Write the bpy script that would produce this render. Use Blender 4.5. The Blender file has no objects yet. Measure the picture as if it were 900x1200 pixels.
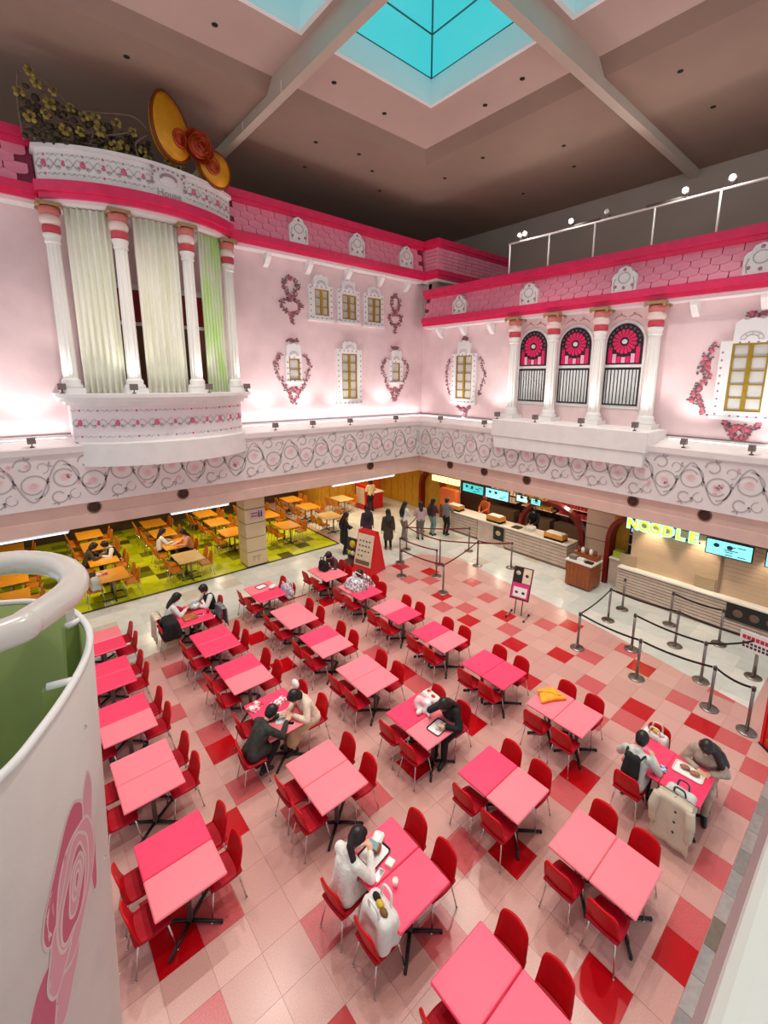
import bpy, bmesh, math, random
from math import sin, cos, pi, radians, sqrt, atan2
from mathutils import Vector, Matrix, Euler
random.seed(7)
SC = bpy.context.scene
COL = SC.collection
# ------------------------------------------------------------------ camera
cam_data = bpy.data.cameras.new('camera')
cam_data.sensor_fit = 'AUTO'; cam_data.sensor_width = 36.0
cam_data.lens = 526.01 * 36.0 / 1200.0
cam_data.shift_x = (450.0 - 474.98) / 1200.0
cam_data.shift_y = (547.6 - 600.0) / 1200.0
cam_data.clip_start = 0.05; cam_data.clip_end = 200
cam = bpy.data.objects.new('camera', cam_data); COL.objects.link(cam)
_r = Vector((0.74878523, -0.66275405, 0.00881823)); _d = Vector((-0.12109086, -0.14986563, -0.98126311)); _f = Vector((0.65165765, 0.73368751, -0.19247063))
M = Matrix((_r, -_d, -_f)).transposed().to_4x4(); M.translation = (0, 0, 6.72)
cam.matrix_world = M
SC.camera = cam
# ------------------------------------------------------------------ colour management
SC.view_settings.view_transform = 'Standard'; SC.view_settings.look = 'None'
SC.view_settings.gamma = 1.0; SC.view_settings.exposure = 0.25
SC.view_settings.use_curve_mapping = False
# ------------------------------------------------------------------ world: plain bright daylight, the same in every direction
W = bpy.data.worlds.new('daylight'); SC.world = W; W.use_nodes = True
W.node_tree.nodes['Background'].inputs[0].default_value = (0.93, 0.97, 1.0, 1)
W.node_tree.nodes['Background'].inputs[1].default_value = 0.55
# ------------------------------------------------------------------ lamps: ceiling downlights
def lamp(name, kind, loc, energy, color=(1, 1, 1), size=0.1, spot=None, target=None, blend=0.6, sx=None, sy=None):
    l = bpy.data.lights.new(name, kind); l.energy = energy; l.color = color
    if kind == 'AREA':
        l.shape = 'RECTANGLE'; l.size = sx; l.size_y = sy
    else:
        l.shadow_soft_size = size
    if kind == 'SPOT':
        l.spot_size = radians(spot); l.spot_blend = blend
    o = bpy.data.objects.new(name, l); COL.objects.link(o); o.location = loc
    if target is not None:
        o.rotation_euler = (Vector(target) - Vector(loc)).to_track_quat('-Z', 'Y').to_euler()
    return o
for i, (x, y) in enumerate([(1.5, 4.8), (1.5, 11.4), (4.3, 1.6), (4.4, 11.3), (8.5, 11.4), (11.1, 8.8), (11.0, 4.6), (8.6, 1.6), (4.3, 6.45), (8.6, 6.45)]):
    lamp('ceiling_downlight', 'SPOT', (x, y, 13.95), 730, (1.0, 0.93, 0.84), 0.16, 95, (x, y, 0), 0.7)

# ------------------------------------------------------------------ helpers
def C3(r, g, b):
    f = lambda c: (c / 255 / 12.92) if c / 255 <= 0.04045 else ((c / 255 + 0.055) / 1.055) ** 2.4
    return (f(r), f(g), f(b), 1)
MATS = {}
def mat(name, col, rough=0.5, metal=0.0, var=0.0, scale=8.0, bump=0.0, bscale=None, emit=0.0, spec=0.5, coat=0.0, col2=None, detail=3.0, stretch=None, sheen=0.0):
    if name in MATS: return MATS[name]
    m = bpy.data.materials.new(name); m.use_nodes = True; MATS[name] = m
    nt = m.node_tree; N = nt.nodes; L = nt.links; B = N['Principled BSDF']
    B.inputs['Base Color'].default_value = col; B.inputs['Roughness'].default_value = rough; B.inputs['Metallic'].default_value = metal
    B.inputs['Specular IOR Level'].default_value = spec
    if coat: B.inputs['Coat Weight'].default_value = coat
    if sheen: B.inputs['Sheen Weight'].default_value = sheen
    if emit:
        B.inputs['Emission Color'].default_value = col; B.inputs['Emission Strength'].default_value = emit
    if var or col2 or bump:
        tc = N.new('ShaderNodeTexCoord'); mp = N.new('ShaderNodeMapping'); L.new(tc.outputs['Object'], mp.inputs[0])
        if stretch: mp.inputs['Scale'].default_value = stretch
        nz = N.new('ShaderNodeTexNoise'); nz.inputs['Scale'].default_value = scale; nz.inputs['Detail'].default_value = detail
        L.new(mp.outputs[0], nz.inputs['Vector'])
        if var or col2:
            mx = N.new('ShaderNodeMix'); mx.data_type = 'RGBA'
            c2 = col2 or tuple(max(0, c * (1 - var)) for c in col[:3]) + (1,)
            c1 = col if col2 else tuple(min(1, c * (1 + var * 0.6)) for c in col[:3]) + (1,)
            mx.inputs[6].default_value = c1; mx.inputs[7].default_value = c2
            rp = N.new('ShaderNodeValToRGB'); rp.color_ramp.elements[0].position = 0.38; rp.color_ramp.elements[1].position = 0.62
            L.new(nz.outputs['Fac'], rp.inputs[0]); L.new(rp.outputs[0], mx.inputs[0]); L.new(mx.outputs[2], B.inputs['Base Color'])
            if emit: L.new(mx.outputs[2], B.inputs['Emission Color'])
        if bump:
            bp = N.new('ShaderNodeBump'); bp.inputs['Strength'].default_value = bump; bp.inputs['Distance'].default_value = 0.01
            n2 = nz
            if bscale:
                n2 = N.new('ShaderNodeTexNoise'); n2.inputs['Scale'].default_value = bscale; n2.inputs['Detail'].default_value = 4; L.new(mp.outputs[0], n2.inputs['Vector'])
            L.new(n2.outputs['Fac'], bp.inputs['Height']); L.new(bp.outputs[0], B.inputs['Normal'])
    return m
class MB:
    """collects faces, then links them as ONE mesh object"""
    def __init__(s): s.v = []; s.f = []; s.mi = []; s.cur = 0; s.sm = []; s.smooth = False
    def add(s, vs, fs):
        o = len(s.v); s.v += [tuple(v) for v in vs]
        for f in fs: s.f.append([i + o for i in f]); s.mi.append(s.cur); s.sm.append(s.smooth)
        return s
    def box(s, x0, x1, y0, y1, z0, z1, rz=0, piv=None):
        vs = [(x, y, z) for z in (z0, z1) for y in (y0, y1) for x in (x0, x1)]
        if rz:
            px, py = piv or ((x0 + x1) / 2, (y0 + y1) / 2); c, n = cos(rz), sin(rz)
            vs = [(px + (x - px) * c - (y - py) * n, py + (x - px) * n + (y - py) * c, z) for x, y, z in vs]
        return s.add(vs, [(0, 2, 3, 1), (4, 5, 7, 6), (0, 1, 5, 4), (2, 6, 7, 3), (0, 4, 6, 2), (1, 3, 7, 5)])
    def bbox(s, x0, x1, y0, y1, z0, z1, b=0.01):
        # box with chamfered vertical edges and top
        P = lambda d: [(x0 + b, y0 + d), (x1 - b, y0 + d), (x1 - d, y0 + b), (x1 - d, y1 - b), (x1 - b, y1 - d), (x0 + b, y1 - d), (x0 + d, y1 - b), (x0 + d, y0 + b)]
        rings = [[(x, y, z0) for x, y in P(0)], [(x, y, z1 - b) for x, y in P(0)]]
        cx, cy = (x0 + x1) / 2, (y0 + y1) / 2
        rings.append([(cx + (x - cx) * (1 - 2 * b / max(1e-6, (x1 - x0))), cy + (y - cy) * (1 - 2 * b / max(1e-6, (y1 - y0))), z1) for x, y in P(0)])
        return s.loft(rings, True, True)
    def loft(s, rings, cap0=False, cap1=False, closed=True):
        n = len(rings[0]); vs = [p for r in rings for p in r]; fs = []
        for i in range(len(rings) - 1):
            for j in range(n if closed else n - 1):
                k = (j + 1) % n; fs.append((i * n + j, i * n + k, (i + 1) * n + k, (i + 1) * n + j))
        if cap0: fs.append(tuple(reversed(range(n))))
        if cap1: fs.append(tuple(range((len(rings) - 1) * n, len(rings) * n)))
        return s.add(vs, fs)
    def prism(s, poly, z0, z1):
        return s.loft([[(x, y, z0) for x, y in poly], [(x, y, z1) for x, y in poly]], True, True)
    def tube(s, pts, r, n=8, caps=True, closed=False):
        pts = [Vector(p) for p in pts]; rs = r if isinstance(r, (list, tuple)) else [r] * len(pts)
        rings = []; up = None
        for i, p in enumerate(pts):
            if closed: t = pts[(i + 1) % len(pts)] - pts[i - 1]
            else: t = (pts[min(i + 1, len(pts) - 1)] - pts[max(i - 1, 0)])
            t = t.normalized() if t.length > 1e-9 else Vector((0, 0, 1))
            if up is None: up = Vector((0, 0, 1)) if abs(t.z) < 0.9 else Vector((1, 0, 0))
            a = t.cross(up); a = a.normalized() if a.length > 1e-6 else t.orthogonal().normalized()
            b = a.cross(t).normalized(); up = b
            rings.append([p + (a * cos(2 * pi * k / n) + b * sin(2 * pi * k / n)) * rs[i] for k in range(n)])
        if closed: rings.append(rings[0])
        o = s.smooth; s.smooth = True; s.loft(rings, caps and not closed, caps and not closed); s.smooth = o
        return s
    def lathe(s, prof, cx=0, cy=0, n=16, smooth=True):
        rings = [[(cx + r * cos(2 * pi * k / n), cy + r * sin(2 * pi * k / n), z) for k in range(n)] for r, z in prof]
        o = s.smooth; s.smooth = smooth; s.loft(rings, True, True); s.smooth = o
        return s
    def ball(s, c, r, nu=12, nv=8, sc=(1, 1, 1)):
        o = s.smooth; s.smooth = True
        rings = []
        for i in range(nv + 1):
            a = pi * i / nv; a = max(0.04, min(pi - 0.04, a))
            rings.append([(c[0] + r * sc[0] * sin(a) * cos(2 * pi * k / nu), c[1] + r * sc[1] * sin(a) * sin(2 * pi * k / nu), c[2] - r * sc[2] * cos(a)) for k in range(nu)])
        s.loft(rings, True, True); s.smooth = o
        return s
    def mesh(s, name, mats, fix=True):
        me = bpy.data.meshes.new(name); me.from_pydata(s.v, [], s.f)
        for m in (mats if isinstance(mats, (list, tuple)) else [mats]): me.materials.append(m)
        for p, i, sm in zip(me.polygons, s.mi, s.sm): p.material_index = i; p.use_smooth = sm
        if fix:
            bm = bmesh.new(); bm.from_mesh(me); bmesh.ops.recalc_face_normals(bm, faces=bm.faces); bm.to_mesh(me); bm.free()
        me.update(); return me
    def build(s, name, mats, parent=None, loc=(0, 0, 0), rz=0, fix=True):
        return link(name, s.mesh(name, mats, fix), parent, loc, rz)
def link(name, me, parent=None, loc=(0, 0, 0), rz=0):
    o = bpy.data.objects.new(name, me); COL.objects.link(o); o.location = loc
    o.rotation_euler = (0, 0, rz) if not isinstance(rz, (tuple, list, Euler)) else rz
    if parent: o.parent = parent
    return o
def tag(o, label=None, cat=None, group=None, kind=None):
    if label: o['label'] = label
    if cat: o['category'] = cat
    if group: o['group'] = group
    if kind: o['kind'] = kind
    return o
def thing(name, label, cat, loc=(0, 0, 0), rz=0, group=None, kind=None):
    return tag(link(name, None, None, loc, rz), label, cat, group, kind)
def dup(root, loc, rz=0, label=None, group=None):
    r = root.copy(); COL.objects.link(r); r.location = loc
    r.rotation_euler = (0, 0, rz) if not isinstance(rz, (tuple, list)) else rz
    if label: r['label'] = label
    if group: r['group'] = group
    for ch in list(root.children):
        c = ch.copy(); COL.objects.link(c); c.parent = r
        for g in list(ch.children):
            d = g.copy(); COL.objects.link(d); d.parent = c
    return r
def slab(fn, nu, nv, th, mb=None):
    """thick curved sheet: fn(u,v)->(point, normal)"""
    mb = mb or MB(); A = []; Bk = []
    for j in range(nv + 1):
        for i in range(nu + 1):
            p, n = fn(i / nu, j / nv); p = Vector(p); n = Vector(n)
            A.append(p + n * th / 2); Bk.append(p - n * th / 2)
    n1 = nu + 1; off = len(A); F = []
    for j in range(nv):
        for i in range(nu):
            a = j * n1 + i
            F.append((a, a + 1, a + n1 + 1, a + n1)); F.append((off + a, off + a + n1, off + a + n1 + 1, off + a + 1))
    bd = [i for i in range(nu)] + [nu + j * n1 for j in range(nv)] + [nv * n1 + i for i in range(nu, 0, -1)] + [j * n1 for j in range(nv, 0, -1)]
    for k in range(len(bd)):
        a, b = bd[k], bd[(k + 1) % len(bd)]; F.append((a, off + a, off + b, b))
    o = mb.smooth; mb.smooth = True; mb.add(A + Bk, F); mb.smooth = o
    return mb
def catmull(P, n=6):
    P = [Vector(p) for p in P]; out = []
    for i in range(len(P) - 1):
        a = P[max(0, i - 1)]; b = P[i]; c = P[i + 1]; d = P[min(len(P) - 1, i + 2)]
        for k in range(n):
            t = k / n
            out.append(0.5 * ((2 * b) + (c - a) * t + (2 * a - 5 * b + 4 * c - d) * t * t + (3 * b - a - 3 * c + d) * t ** 3))
    out.append(P[-1]); return out
def text_mesh(body, size, depth, name, off=0.0):
    cu = bpy.data.curves.new(name, 'FONT'); cu.body = body; cu.size = size; cu.extrude = depth; cu.offset = off; cu.align_x = 'CENTER'; cu.align_y = 'CENTER'; cu.resolution_u = 3
    o = bpy.data.objects.new(name, cu); COL.objects.link(o)
    dg = bpy.context.evaluated_depsgraph_get(); me = bpy.data.meshes.new_from_object(o.evaluated_get(dg)); me.name = name
    COL.objects.unlink(o); bpy.data.objects.remove(o); return me
YB, XB = 14.6, 13.78      # fascia planes (left side, right side)
YW, XW = 15.9, 15.1       # upper facade planes
def wp(side, u, d, z):    # point on a facade: u along it, d out of it
    return (u, YW - d, z) if side == 'L' else (XW - d, u, z)
def wbox(mb, side, u0, u1, d0, d1, z0, z1):
    return mb.box(u0, u1, YW - d1, YW - d0, z0, z1) if side == 'L' else mb.box(XW - d1, XW - d0, u0, u1, z0, z1)
def wpoly(mb, side, pts, d0, d1):
    return mb.loft([[wp(side, u, d0, z) for u, z in pts], [wp(side, u, d1, z) for u, z in pts]], True, True)
# ------------------------------------------------------------------ materials
m_wall = mat('pale_pink_plaster', C3(240, 211, 212), 0.7, var=0.06, scale=1.2, bump=0.25, bscale=14)
m_white = mat('white_paint', C3(240, 236, 234), 0.5, var=0.03, scale=3)
m_band = mat('fascia_paint', C3(232, 222, 220), 0.6, var=0.04, scale=2)
m_pinkcream = mat('pinkish_fascia', C3(222, 186, 174), 0.6, var=0.05, scale=2)
m_hot = mat('deep_pink_trim', C3(234, 44, 100), 0.35, var=0.06, scale=4)
m_shingle = mat('pink_shingle', C3(248, 152, 178), 0.4, var=0.1, scale=1.3)
m_shbase = mat('pink_shingle_bed', C3(140, 44, 78), 0.6)
m_coff = mat('coffer_skylit_tone', C3(196, 170, 160), 0.85, var=0.04, scale=0.6, bump=0.1, bscale=40)  # lighter than the outer ceiling, to imitate skylight glow within the crease
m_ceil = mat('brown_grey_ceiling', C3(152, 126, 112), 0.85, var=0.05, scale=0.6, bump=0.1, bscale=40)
m_backwall = mat('grey_back_wall', C3(176, 164, 154), 0.8, var=0.04, scale=0.5)
m_fin = mat('ceiling_beam_paint', C3(196, 180, 166), 0.7, var=0.03, scale=1)
m_shaft = mat('skylight_shaft_paint', C3(246, 250, 250), 0.7)
m_metal = mat('brushed_steel', C3(150, 140, 136), 0.3, 1.0, var=0.08, scale=20)
m_chrome = mat('chrome', C3(216, 212, 210), 0.12, 1.0)
m_black = mat('black_metal', C3(24, 22, 22), 0.45)
m_dark = mat('dark_void', C3(30, 24, 20), 0.8)
m_gold = mat('gold_frame', C3(176, 142, 40), 0.35, 0.5, var=0.1, scale=12)
m_line = mat('grey_vine_print', C3(182, 173, 174), 0.7)
m_rosep = mat('pale_rose_print', C3(234, 204, 206), 0.7)
m_rose = mat('rose_red_print', C3(196, 44, 82), 0.6)
m_leaf = mat('grey_green_leaf_print', C3(176, 166, 168), 0.7)
# ------------------------------------------------------------------ ceiling with four skylights
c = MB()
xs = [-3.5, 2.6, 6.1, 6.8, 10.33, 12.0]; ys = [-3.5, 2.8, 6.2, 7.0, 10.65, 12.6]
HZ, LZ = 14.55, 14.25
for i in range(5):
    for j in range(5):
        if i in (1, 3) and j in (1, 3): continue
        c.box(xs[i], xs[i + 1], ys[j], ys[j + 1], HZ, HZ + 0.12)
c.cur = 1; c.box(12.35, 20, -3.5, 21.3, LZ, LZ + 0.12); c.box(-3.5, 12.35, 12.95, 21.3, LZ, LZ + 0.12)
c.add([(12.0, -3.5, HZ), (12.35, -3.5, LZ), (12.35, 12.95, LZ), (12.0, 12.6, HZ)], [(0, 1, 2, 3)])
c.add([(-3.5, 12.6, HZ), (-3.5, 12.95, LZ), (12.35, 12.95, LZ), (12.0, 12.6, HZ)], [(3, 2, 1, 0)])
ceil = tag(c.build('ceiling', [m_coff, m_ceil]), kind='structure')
h = MB()
for (x, y) in [(7.7, 11.7), (9.6, 11.9), (11.3, 8.2), (11.5, 9.6), (13.4, 11.2), (11.2, 14.6), (13.6, 13.2), (14.7, 8.9), (16.3, 9.4), (13.5, 5.1), (12.9, 3.1), (15.8, 5.0), (8.6, 14.2), (10.1, 13.9), (4.6, 11.8), (3.2, 13.8), (2.4, 12.0), (17.0, 12.0), (9.2, 16.0), (12.5, 15.8)]:
    z = HZ if (x < 12 and y < 12.6) else LZ
    h.lathe([(0.07, z - 0.012), (0.07, z + 0.01)], x, y, 10)
h.build('recessed_lamp_hole', m_dark, ceil)
tag(MB().box(6.35, 6.58, -3.5, 21.2, 13.98, HZ + 0.05).box(-3.5, 6.35, 6.46, 6.7, 13.98, HZ + 0.05).box(6.58, 19.9, 6.46, 6.7, 13.98, HZ + 0.05).build('trim_1', m_fin), kind='structure')
jt = MB()
for y in (12.1, 14.6): jt.box(6.345, 6.352, y, y + 0.03, 14.0, LZ)
tag(jt.build('trim_2', m_white), kind='structure')
m_pane = bpy.data.materials.new('teal_skylight_glass'); m_pane.use_nodes = True
nt = m_pane.node_tree; nt.nodes.clear(); o_ = nt.nodes.new('ShaderNodeOutputMaterial'); t_ = nt.nodes.new('ShaderNodeBsdfTransparent'); g_ = nt.nodes.new('ShaderNodeBsdfGlossy'); x_ = nt.nodes.new('ShaderNodeMixShader')
t_.inputs[0].default_value = (0.09, 0.95, 1.0, 1); g_.inputs['Roughness'].default_value = 0.1; x_.inputs[0].default_value = 0.04
nt.links.new(t_.outputs[0], x_.inputs[1]); nt.links.new(g_.outputs[0], x_.inputs[2]); nt.links.new(x_.outputs[0], o_.inputs[0])
m_mull = mat('skylight_bar', C3(60, 110, 112), 0.5)
wn = 20
for (x0, x1, y0, y1) in [(6.8, 10.33, 7.0, 10.65), (2.6, 6.1, 7.0, 10.65), (6.8, 10.33, 2.8, 6.2), (2.6, 6.1, 2.8, 6.2)]:
    wn += 1
    r = tag(link('window_%d' % wn, None), kind='structure')
    s = MB(); t = 0.1; z0, z1 = HZ - 0.02, 15.2
    e_ = 0.012; s.box(x0 - t, x0 + e_, y0 - t, y1 + t, z0, z1); s.box(x1 - e_, x1 + t, y0 - t, y1 + t, z0, z1); s.box(x0 + e_, x1 - e_, y0 - t, y0 + e_, z0, z1); s.box(x0 + e_, x1 - e_, y1 - e_, y1 + t, z0, z1)
    s.build('shaft', m_shaft, r)
    cx, cy, zc = (x0 + x1) / 2, (y0 + y1) / 2, 16.6
    cor = [(x0, y0, z1), (x1, y0, z1), (x1, y1, z1), (x0, y1, z1)]; ap = Vector((cx, cy, zc))
    lev = [0, 0.36, 0.7, 1.0]
    b = MB()
    for k in range(4):
        a, d = Vector(cor[k]), Vector(cor[(k + 1) % 4])
        b.tube([a, ap], 0.025, 6); b.tube([a, d], 0.022, 6)
        for q in range(3):
            p = [a.lerp(ap, lev[q]), d.lerp(ap, lev[q]), d.lerp(ap, lev[q + 1]), a.lerp(ap, lev[q + 1])]
            if q == 2: MB().add(p[:2] + [ap], [(0, 1, 2)]).build('pane', m_pane, r)
            else: MB().add(p, [(0, 1, 2, 3)]).build('pane', m_pane, r)
            if q: b.tube([p[0], p[1]], 0.02, 6)
    b.build('glazing_bar', m_mull, r)
# ------------------------------------------------------------------ shell
tag(MB().box(19.8, 20.0, -3.5, 21.3, 2.7, LZ).build('wall_right', m_backwall), kind='structure')
tag(MB().box(-3.5, 19.8, 21.0, 21.3, 2.9, LZ).build('wall_back', m_backwall), kind='structure')
# upper facades
fl = tag(MB().box(-3.5, 15.3, YW, YW + 0.2, 4.8, 11.1).box(15.1, 19.8, 15.3, 15.5, 9.8, 11.1).build('wall_left', m_wall), kind='structure')
fr = tag(MB().box(XW, XW + 0.2, -1.5, YW, 4.8, 9.2).build('wall_front', m_wall), kind='structure')
# fascia: scroll band, recessed band with speakers, lower band
tag(MB().box(-3.5, XB, YB, YB + 0.25, 3.33, 4.88).box(-3.5, XB - 0.02, YB - 0.05, YB + 0.25, 4.74, 4.9).build('trim_3', m_band), kind='structure')
tag(MB().box(XB, XB + 0.25, -1.5, YB + 0.25, 3.33, 4.88).box(XB - 0.05, XB + 0.25, -1.5, YB - 0.05, 4.74, 4.9).build('trim_4', m_band), kind='structure')
tag(MB().box(-3.5, XB + 0.1, YB + 0.1, YB + 0.3, 2.98, 3.33).box(-3.5, XB + 0.05, YB + 0.04, YB + 0.3, 2.65, 2.98).build('trim_5', m_pinkcream), kind='structure')
tag(MB().box(XB + 0.1, XB + 0.3, -1.5, YB + 0.1, 2.98, 3.33).box(XB + 0.04, XB + 0.3, -1.5, YB + 0.04, 2.65, 2.98).build('trim_6', m_pinkcream), kind='structure')
# lit ledge between fascia and facade
lm = MB()
lm.add([(-3.5, YB + 0.2, 4.86), (XB + 0.2, YB + 0.2, 4.86), (XW, YW, 5.06), (-3.5, YW, 5.06)], [(0, 1, 2, 3)])
lm.add([(XB + 0.2, YB + 0.2, 4.86), (XB + 0.2, -1.5, 4.86), (XW, -1.5, 5.06), (XW, YW, 5.06)], [(0, 1, 2, 3)])
lm.box(-3.5, XW, YW - 0.05, YW, 5.0, 5.12).box(XW - 0.05, XW, -1.5, YW, 5.0, 5.12)
tag(lm.build('trim_7', m_white), kind='structure')
lj = MB()
for i in range(28): x = -3.2 + i * 0.6; lj.box(x, x + 0.012, YB + 0.25, YW - 0.05, 4.9, 4.902)
tag(MB().box(-3.5, XW - 0.05, YW - 0.07, YW - 0.05, 5.1, 5.14).box(XW - 0.07, XW - 0.05, -1.5, YW - 0.07, 5.1, 5.14).build('trim_8', mat('ledge_dark_line', C3(120, 96, 96), 0.7)), kind='structure')  # dark line along the cove edge, at the back of both ledges
# lower storey ceiling and walls
tag(MB().box(-3.5, 20, YB + 0.3, 23, 2.72, 2.84).box(XB + 0.3, 20, -1.5, YB + 0.3, 2.72, 2.84).build('ceiling_lower', mat('lower_ceiling', C3(214, 190, 160), 0.7)), kind='structure')
m_dwood = mat('dark_wood_wall', C3(74, 50, 28), 0.6, var=0.3, scale=3, stretch=(1, 1, 8))
tag(MB().box(-3.5, 11.9, 22.6, 22.8, 0, 2.72).build('wall_back_lower', m_dwood), kind='structure')
m_yel = mat('yellow_wood_panel', C3(206, 150, 40), 0.5, var=0.2, scale=5, stretch=(6, 6, 0.6))
wy = tag(MB().box(11.9, 14.6, 20.2, 20.4, 0, 2.72).box(11.9, 12.0, 20.4, 22.6, 0, 2.72).build('wall_back_corner', m_yel), kind='structure')
for i in range(5): MB().box(12.0 + i * 0.52, 12.47 + i * 0.52, 20.17, 20.2, 0.12, 2.6).build('wall_panel', m_yel, wy)
tag(MB().box(14.6, 15.9, 20.0, 20.3, 0, 2.72).build('wall_orange', mat('orange_paint', C3(240, 104, 20), 0.5)), kind='structure')
ry = tag(MB().box(15.9, 16.1, 15.4, 20.3, 0, 2.72).build('wall_right_corner', m_yel), kind='structure')
for i in range(8): MB().box(15.87, 15.9, 15.5 + i * 0.6, 16.03 + i * 0.6, 0.12, 2.6).build('wall_panel', m_yel, ry)
tag(MB().box(15.9, 17.4, 15.22, 15.38, 0, 2.72).build('wall_return', m_yel), kind='structure')
# ------------------------------------------------------------------ floors
base = tag(MB().box(-3.5, 20, 0.1, 23, -0.3, -0.006).build('floor', mat('floor_screed', C3(194, 148, 138), 0.8)), kind='structure')
pink = [(-3.5, 0.745), (10.55, 0.745), (10.95, 1.35), (11.2, 2.1), (11.45, 3.3), (11.6, 4.6), (11.9, 6.2), (12.2, 7.7), (12.33, 9.2), (12.25, 10.5), (11.9, 11.5), (11.3, 12.2), (10.5, 12.6), (9.5, 12.72), (5.5, 12.3), (3.8, 11.95), (-3.5, 11.9)]
def clip(poly, convex):
    out = list(poly)
    for i in range(len(convex)):
        a, b = convex[i], convex[(i + 1) % len(convex)]; inp = out; out = []
        side = lambda p: (b[0] - a[0]) * (p[1] - a[1]) - (b[1] - a[1]) * (p[0] - a[0])
        for k in range(len(inp)):
            p, q = inp[k], inp[(k + 1) % len(inp)]; sp, sq = side(p), side(q)
            if sp >= 0: out.append(p)
            if (sp >= 0) != (sq >= 0):
                t = sp / (sp - sq); out.append((p[0] + (q[0] - p[0]) * t, p[1] + (q[1] - p[1]) * t))
        if not out: return []
    return out
TX, TY, PX, PY = 2.0, 2.645, 0.493, 0.5133
RED = [(548.3, 727.7), (590.7, 721.7), (604, 755), (657.7, 767.3), (667, 733.3), (622.5, 798.5), (518.3, 697.3), (470, 663.3), (504, 669.3), (752, 784), (749, 831), (823.8, 846.5), (681, 912), (600, 1006), (788, 1097), (562, 848), (708, 1161), (797.7, 1122.6), (397, 1192), (255.6, 877.8), (279, 958), (203, 1118), (301, 746.7), (334.4, 779), (381, 704.4), (354.4, 694.4), (475.6, 787.8), (486.7, 905), (190, 1075)]
MID = [(520, 711.7), (548, 711.7), (570.7, 700.7), (548, 683), (640, 731.7), (596.7, 737), (480, 676.7), (500, 681), (693, 770), (694.7, 801), (738, 838.7), (729, 761), (800.5, 820), (850, 818), (856.5, 860), (878, 895), (664, 932), (888.7, 899.8), (869.8, 941), (837.7, 1011), (811, 1073.6), (200, 782), (207.8, 835.6), (246.7, 853), (238, 800), (285, 926), (434.4, 935.6), (330, 951), (535.6, 977.8), (548, 995), (369, 1099), (519, 1099), (485.6, 800), (434, 762), (230, 1185), (700, 850), (270, 1040)]
def unproj(px, z):
    d = _r * ((px[0] - 474.98) / 526.01) + _d * ((px[1] - 547.6) / 526.01) + _f
    t = (z - 6.72) / d.z; return d * t
def cell(px):
    p = unproj(px, 0); return (math.floor((p.x - TX) / PX), math.floor((p.y - TY) / PY))
redc = {cell(p) for p in RED}; midc = {cell(p) for p in MID} - redc
mp_ = [mat('pink_terrazzo_%d' % i, c_, 0.24, var=0.07, scale=60, detail=5) for i, c_ in enumerate([C3(206, 156, 146), C3(201, 150, 141), C3(210, 161, 152)])]
mp_mid = mat('rose_terrazzo', C3(200, 92, 94), 0.24, var=0.1, scale=50); mp_red = mat('red_floor_tile', C3(186, 4, 18), 0.22, var=0.08, scale=50)
def tilemesh(poly, zt, m):
    g = 0.0014; cx = sum(p[0] for p in poly) / len(poly); cy = sum(p[1] for p in poly) / len(poly)
    pl = []
    for x, y in poly:
        l = math.hypot(x - cx, y - cy) or 1; k = max(0.5, 1 - g * 1.4 / l); pl.append((cx + (x - cx) * k, cy + (y - cy) * k))
    return MB().prism([(x - cx, y - cy) for x, y in pl], -0.032, zt), (cx, cy)
def lay(name, cells, zt):
    """cells: (distance, poly, material, full?) -> nearest 300 as single tiles, the rest joined"""
    cells.sort(key=lambda t: t[0]); cache = {}; rest = MB(); ml = []
    for k, (d, poly, m, full) in enumerate(cells):
        if k < 300:
            b, ctr = tilemesh(poly, zt, m)
            if full:
                if m.name not in cache: cache[m.name] = b.mesh(name, m)
                me = cache[m.name]
            else: me = b.mesh(name, m)
            link(name, me, base, (ctr[0], ctr[1], 0))
        else:
            b, ctr = tilemesh(poly, zt, m)
            if m not in ml: ml.append(m)
            rest.cur = ml.index(m); rest.add([(x + ctr[0], y + ctr[1], z) for x, y, z in b.v], b.f)
    if ml: tag(rest.build(name + '_far', ml, base), kind='stuff')
cells = []
for i in range(-9, 24):
    for j in range(-5, 22):
        x0, y0 = TX + i * PX, TY + j * PY
        sq = [(x0, y0), (x0 + PX, y0), (x0 + PX, y0 + PY), (x0, y0 + PY)]; pl = clip(sq, pink)
        if len(pl) < 3: continue
        A = abs(sum(pl[k][0] * pl[(k + 1) % len(pl)][1] - pl[(k + 1) % len(pl)][0] * pl[k][1] for k in range(len(pl)))) / 2
        if A < 0.004: continue
        m = mp_red if (i, j) in redc else mp_mid if (i, j) in midc else mp_[(i * 7 + j * 13 + (i * j) % 5) % 3]
        hid = 100 if (x0 < 0.1 or (y0 < 4.2 and x0 < 0.9)) else 0
        cells.append((math.hypot(x0, y0) + hid, pl, m, A > 0.99 * PX * PY))
lay('floor_tile', cells, 0.0)
mw_ = [mat('white_floor_tile_%d' % i, c_, 0.2, var=0.04, scale=3) for i, c_ in enumerate([C3(214, 214, 206), C3(204, 206, 198), C3(220, 216, 206), C3(200, 190, 172)])]
cells = []
rnd = random.Random(3)
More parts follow.
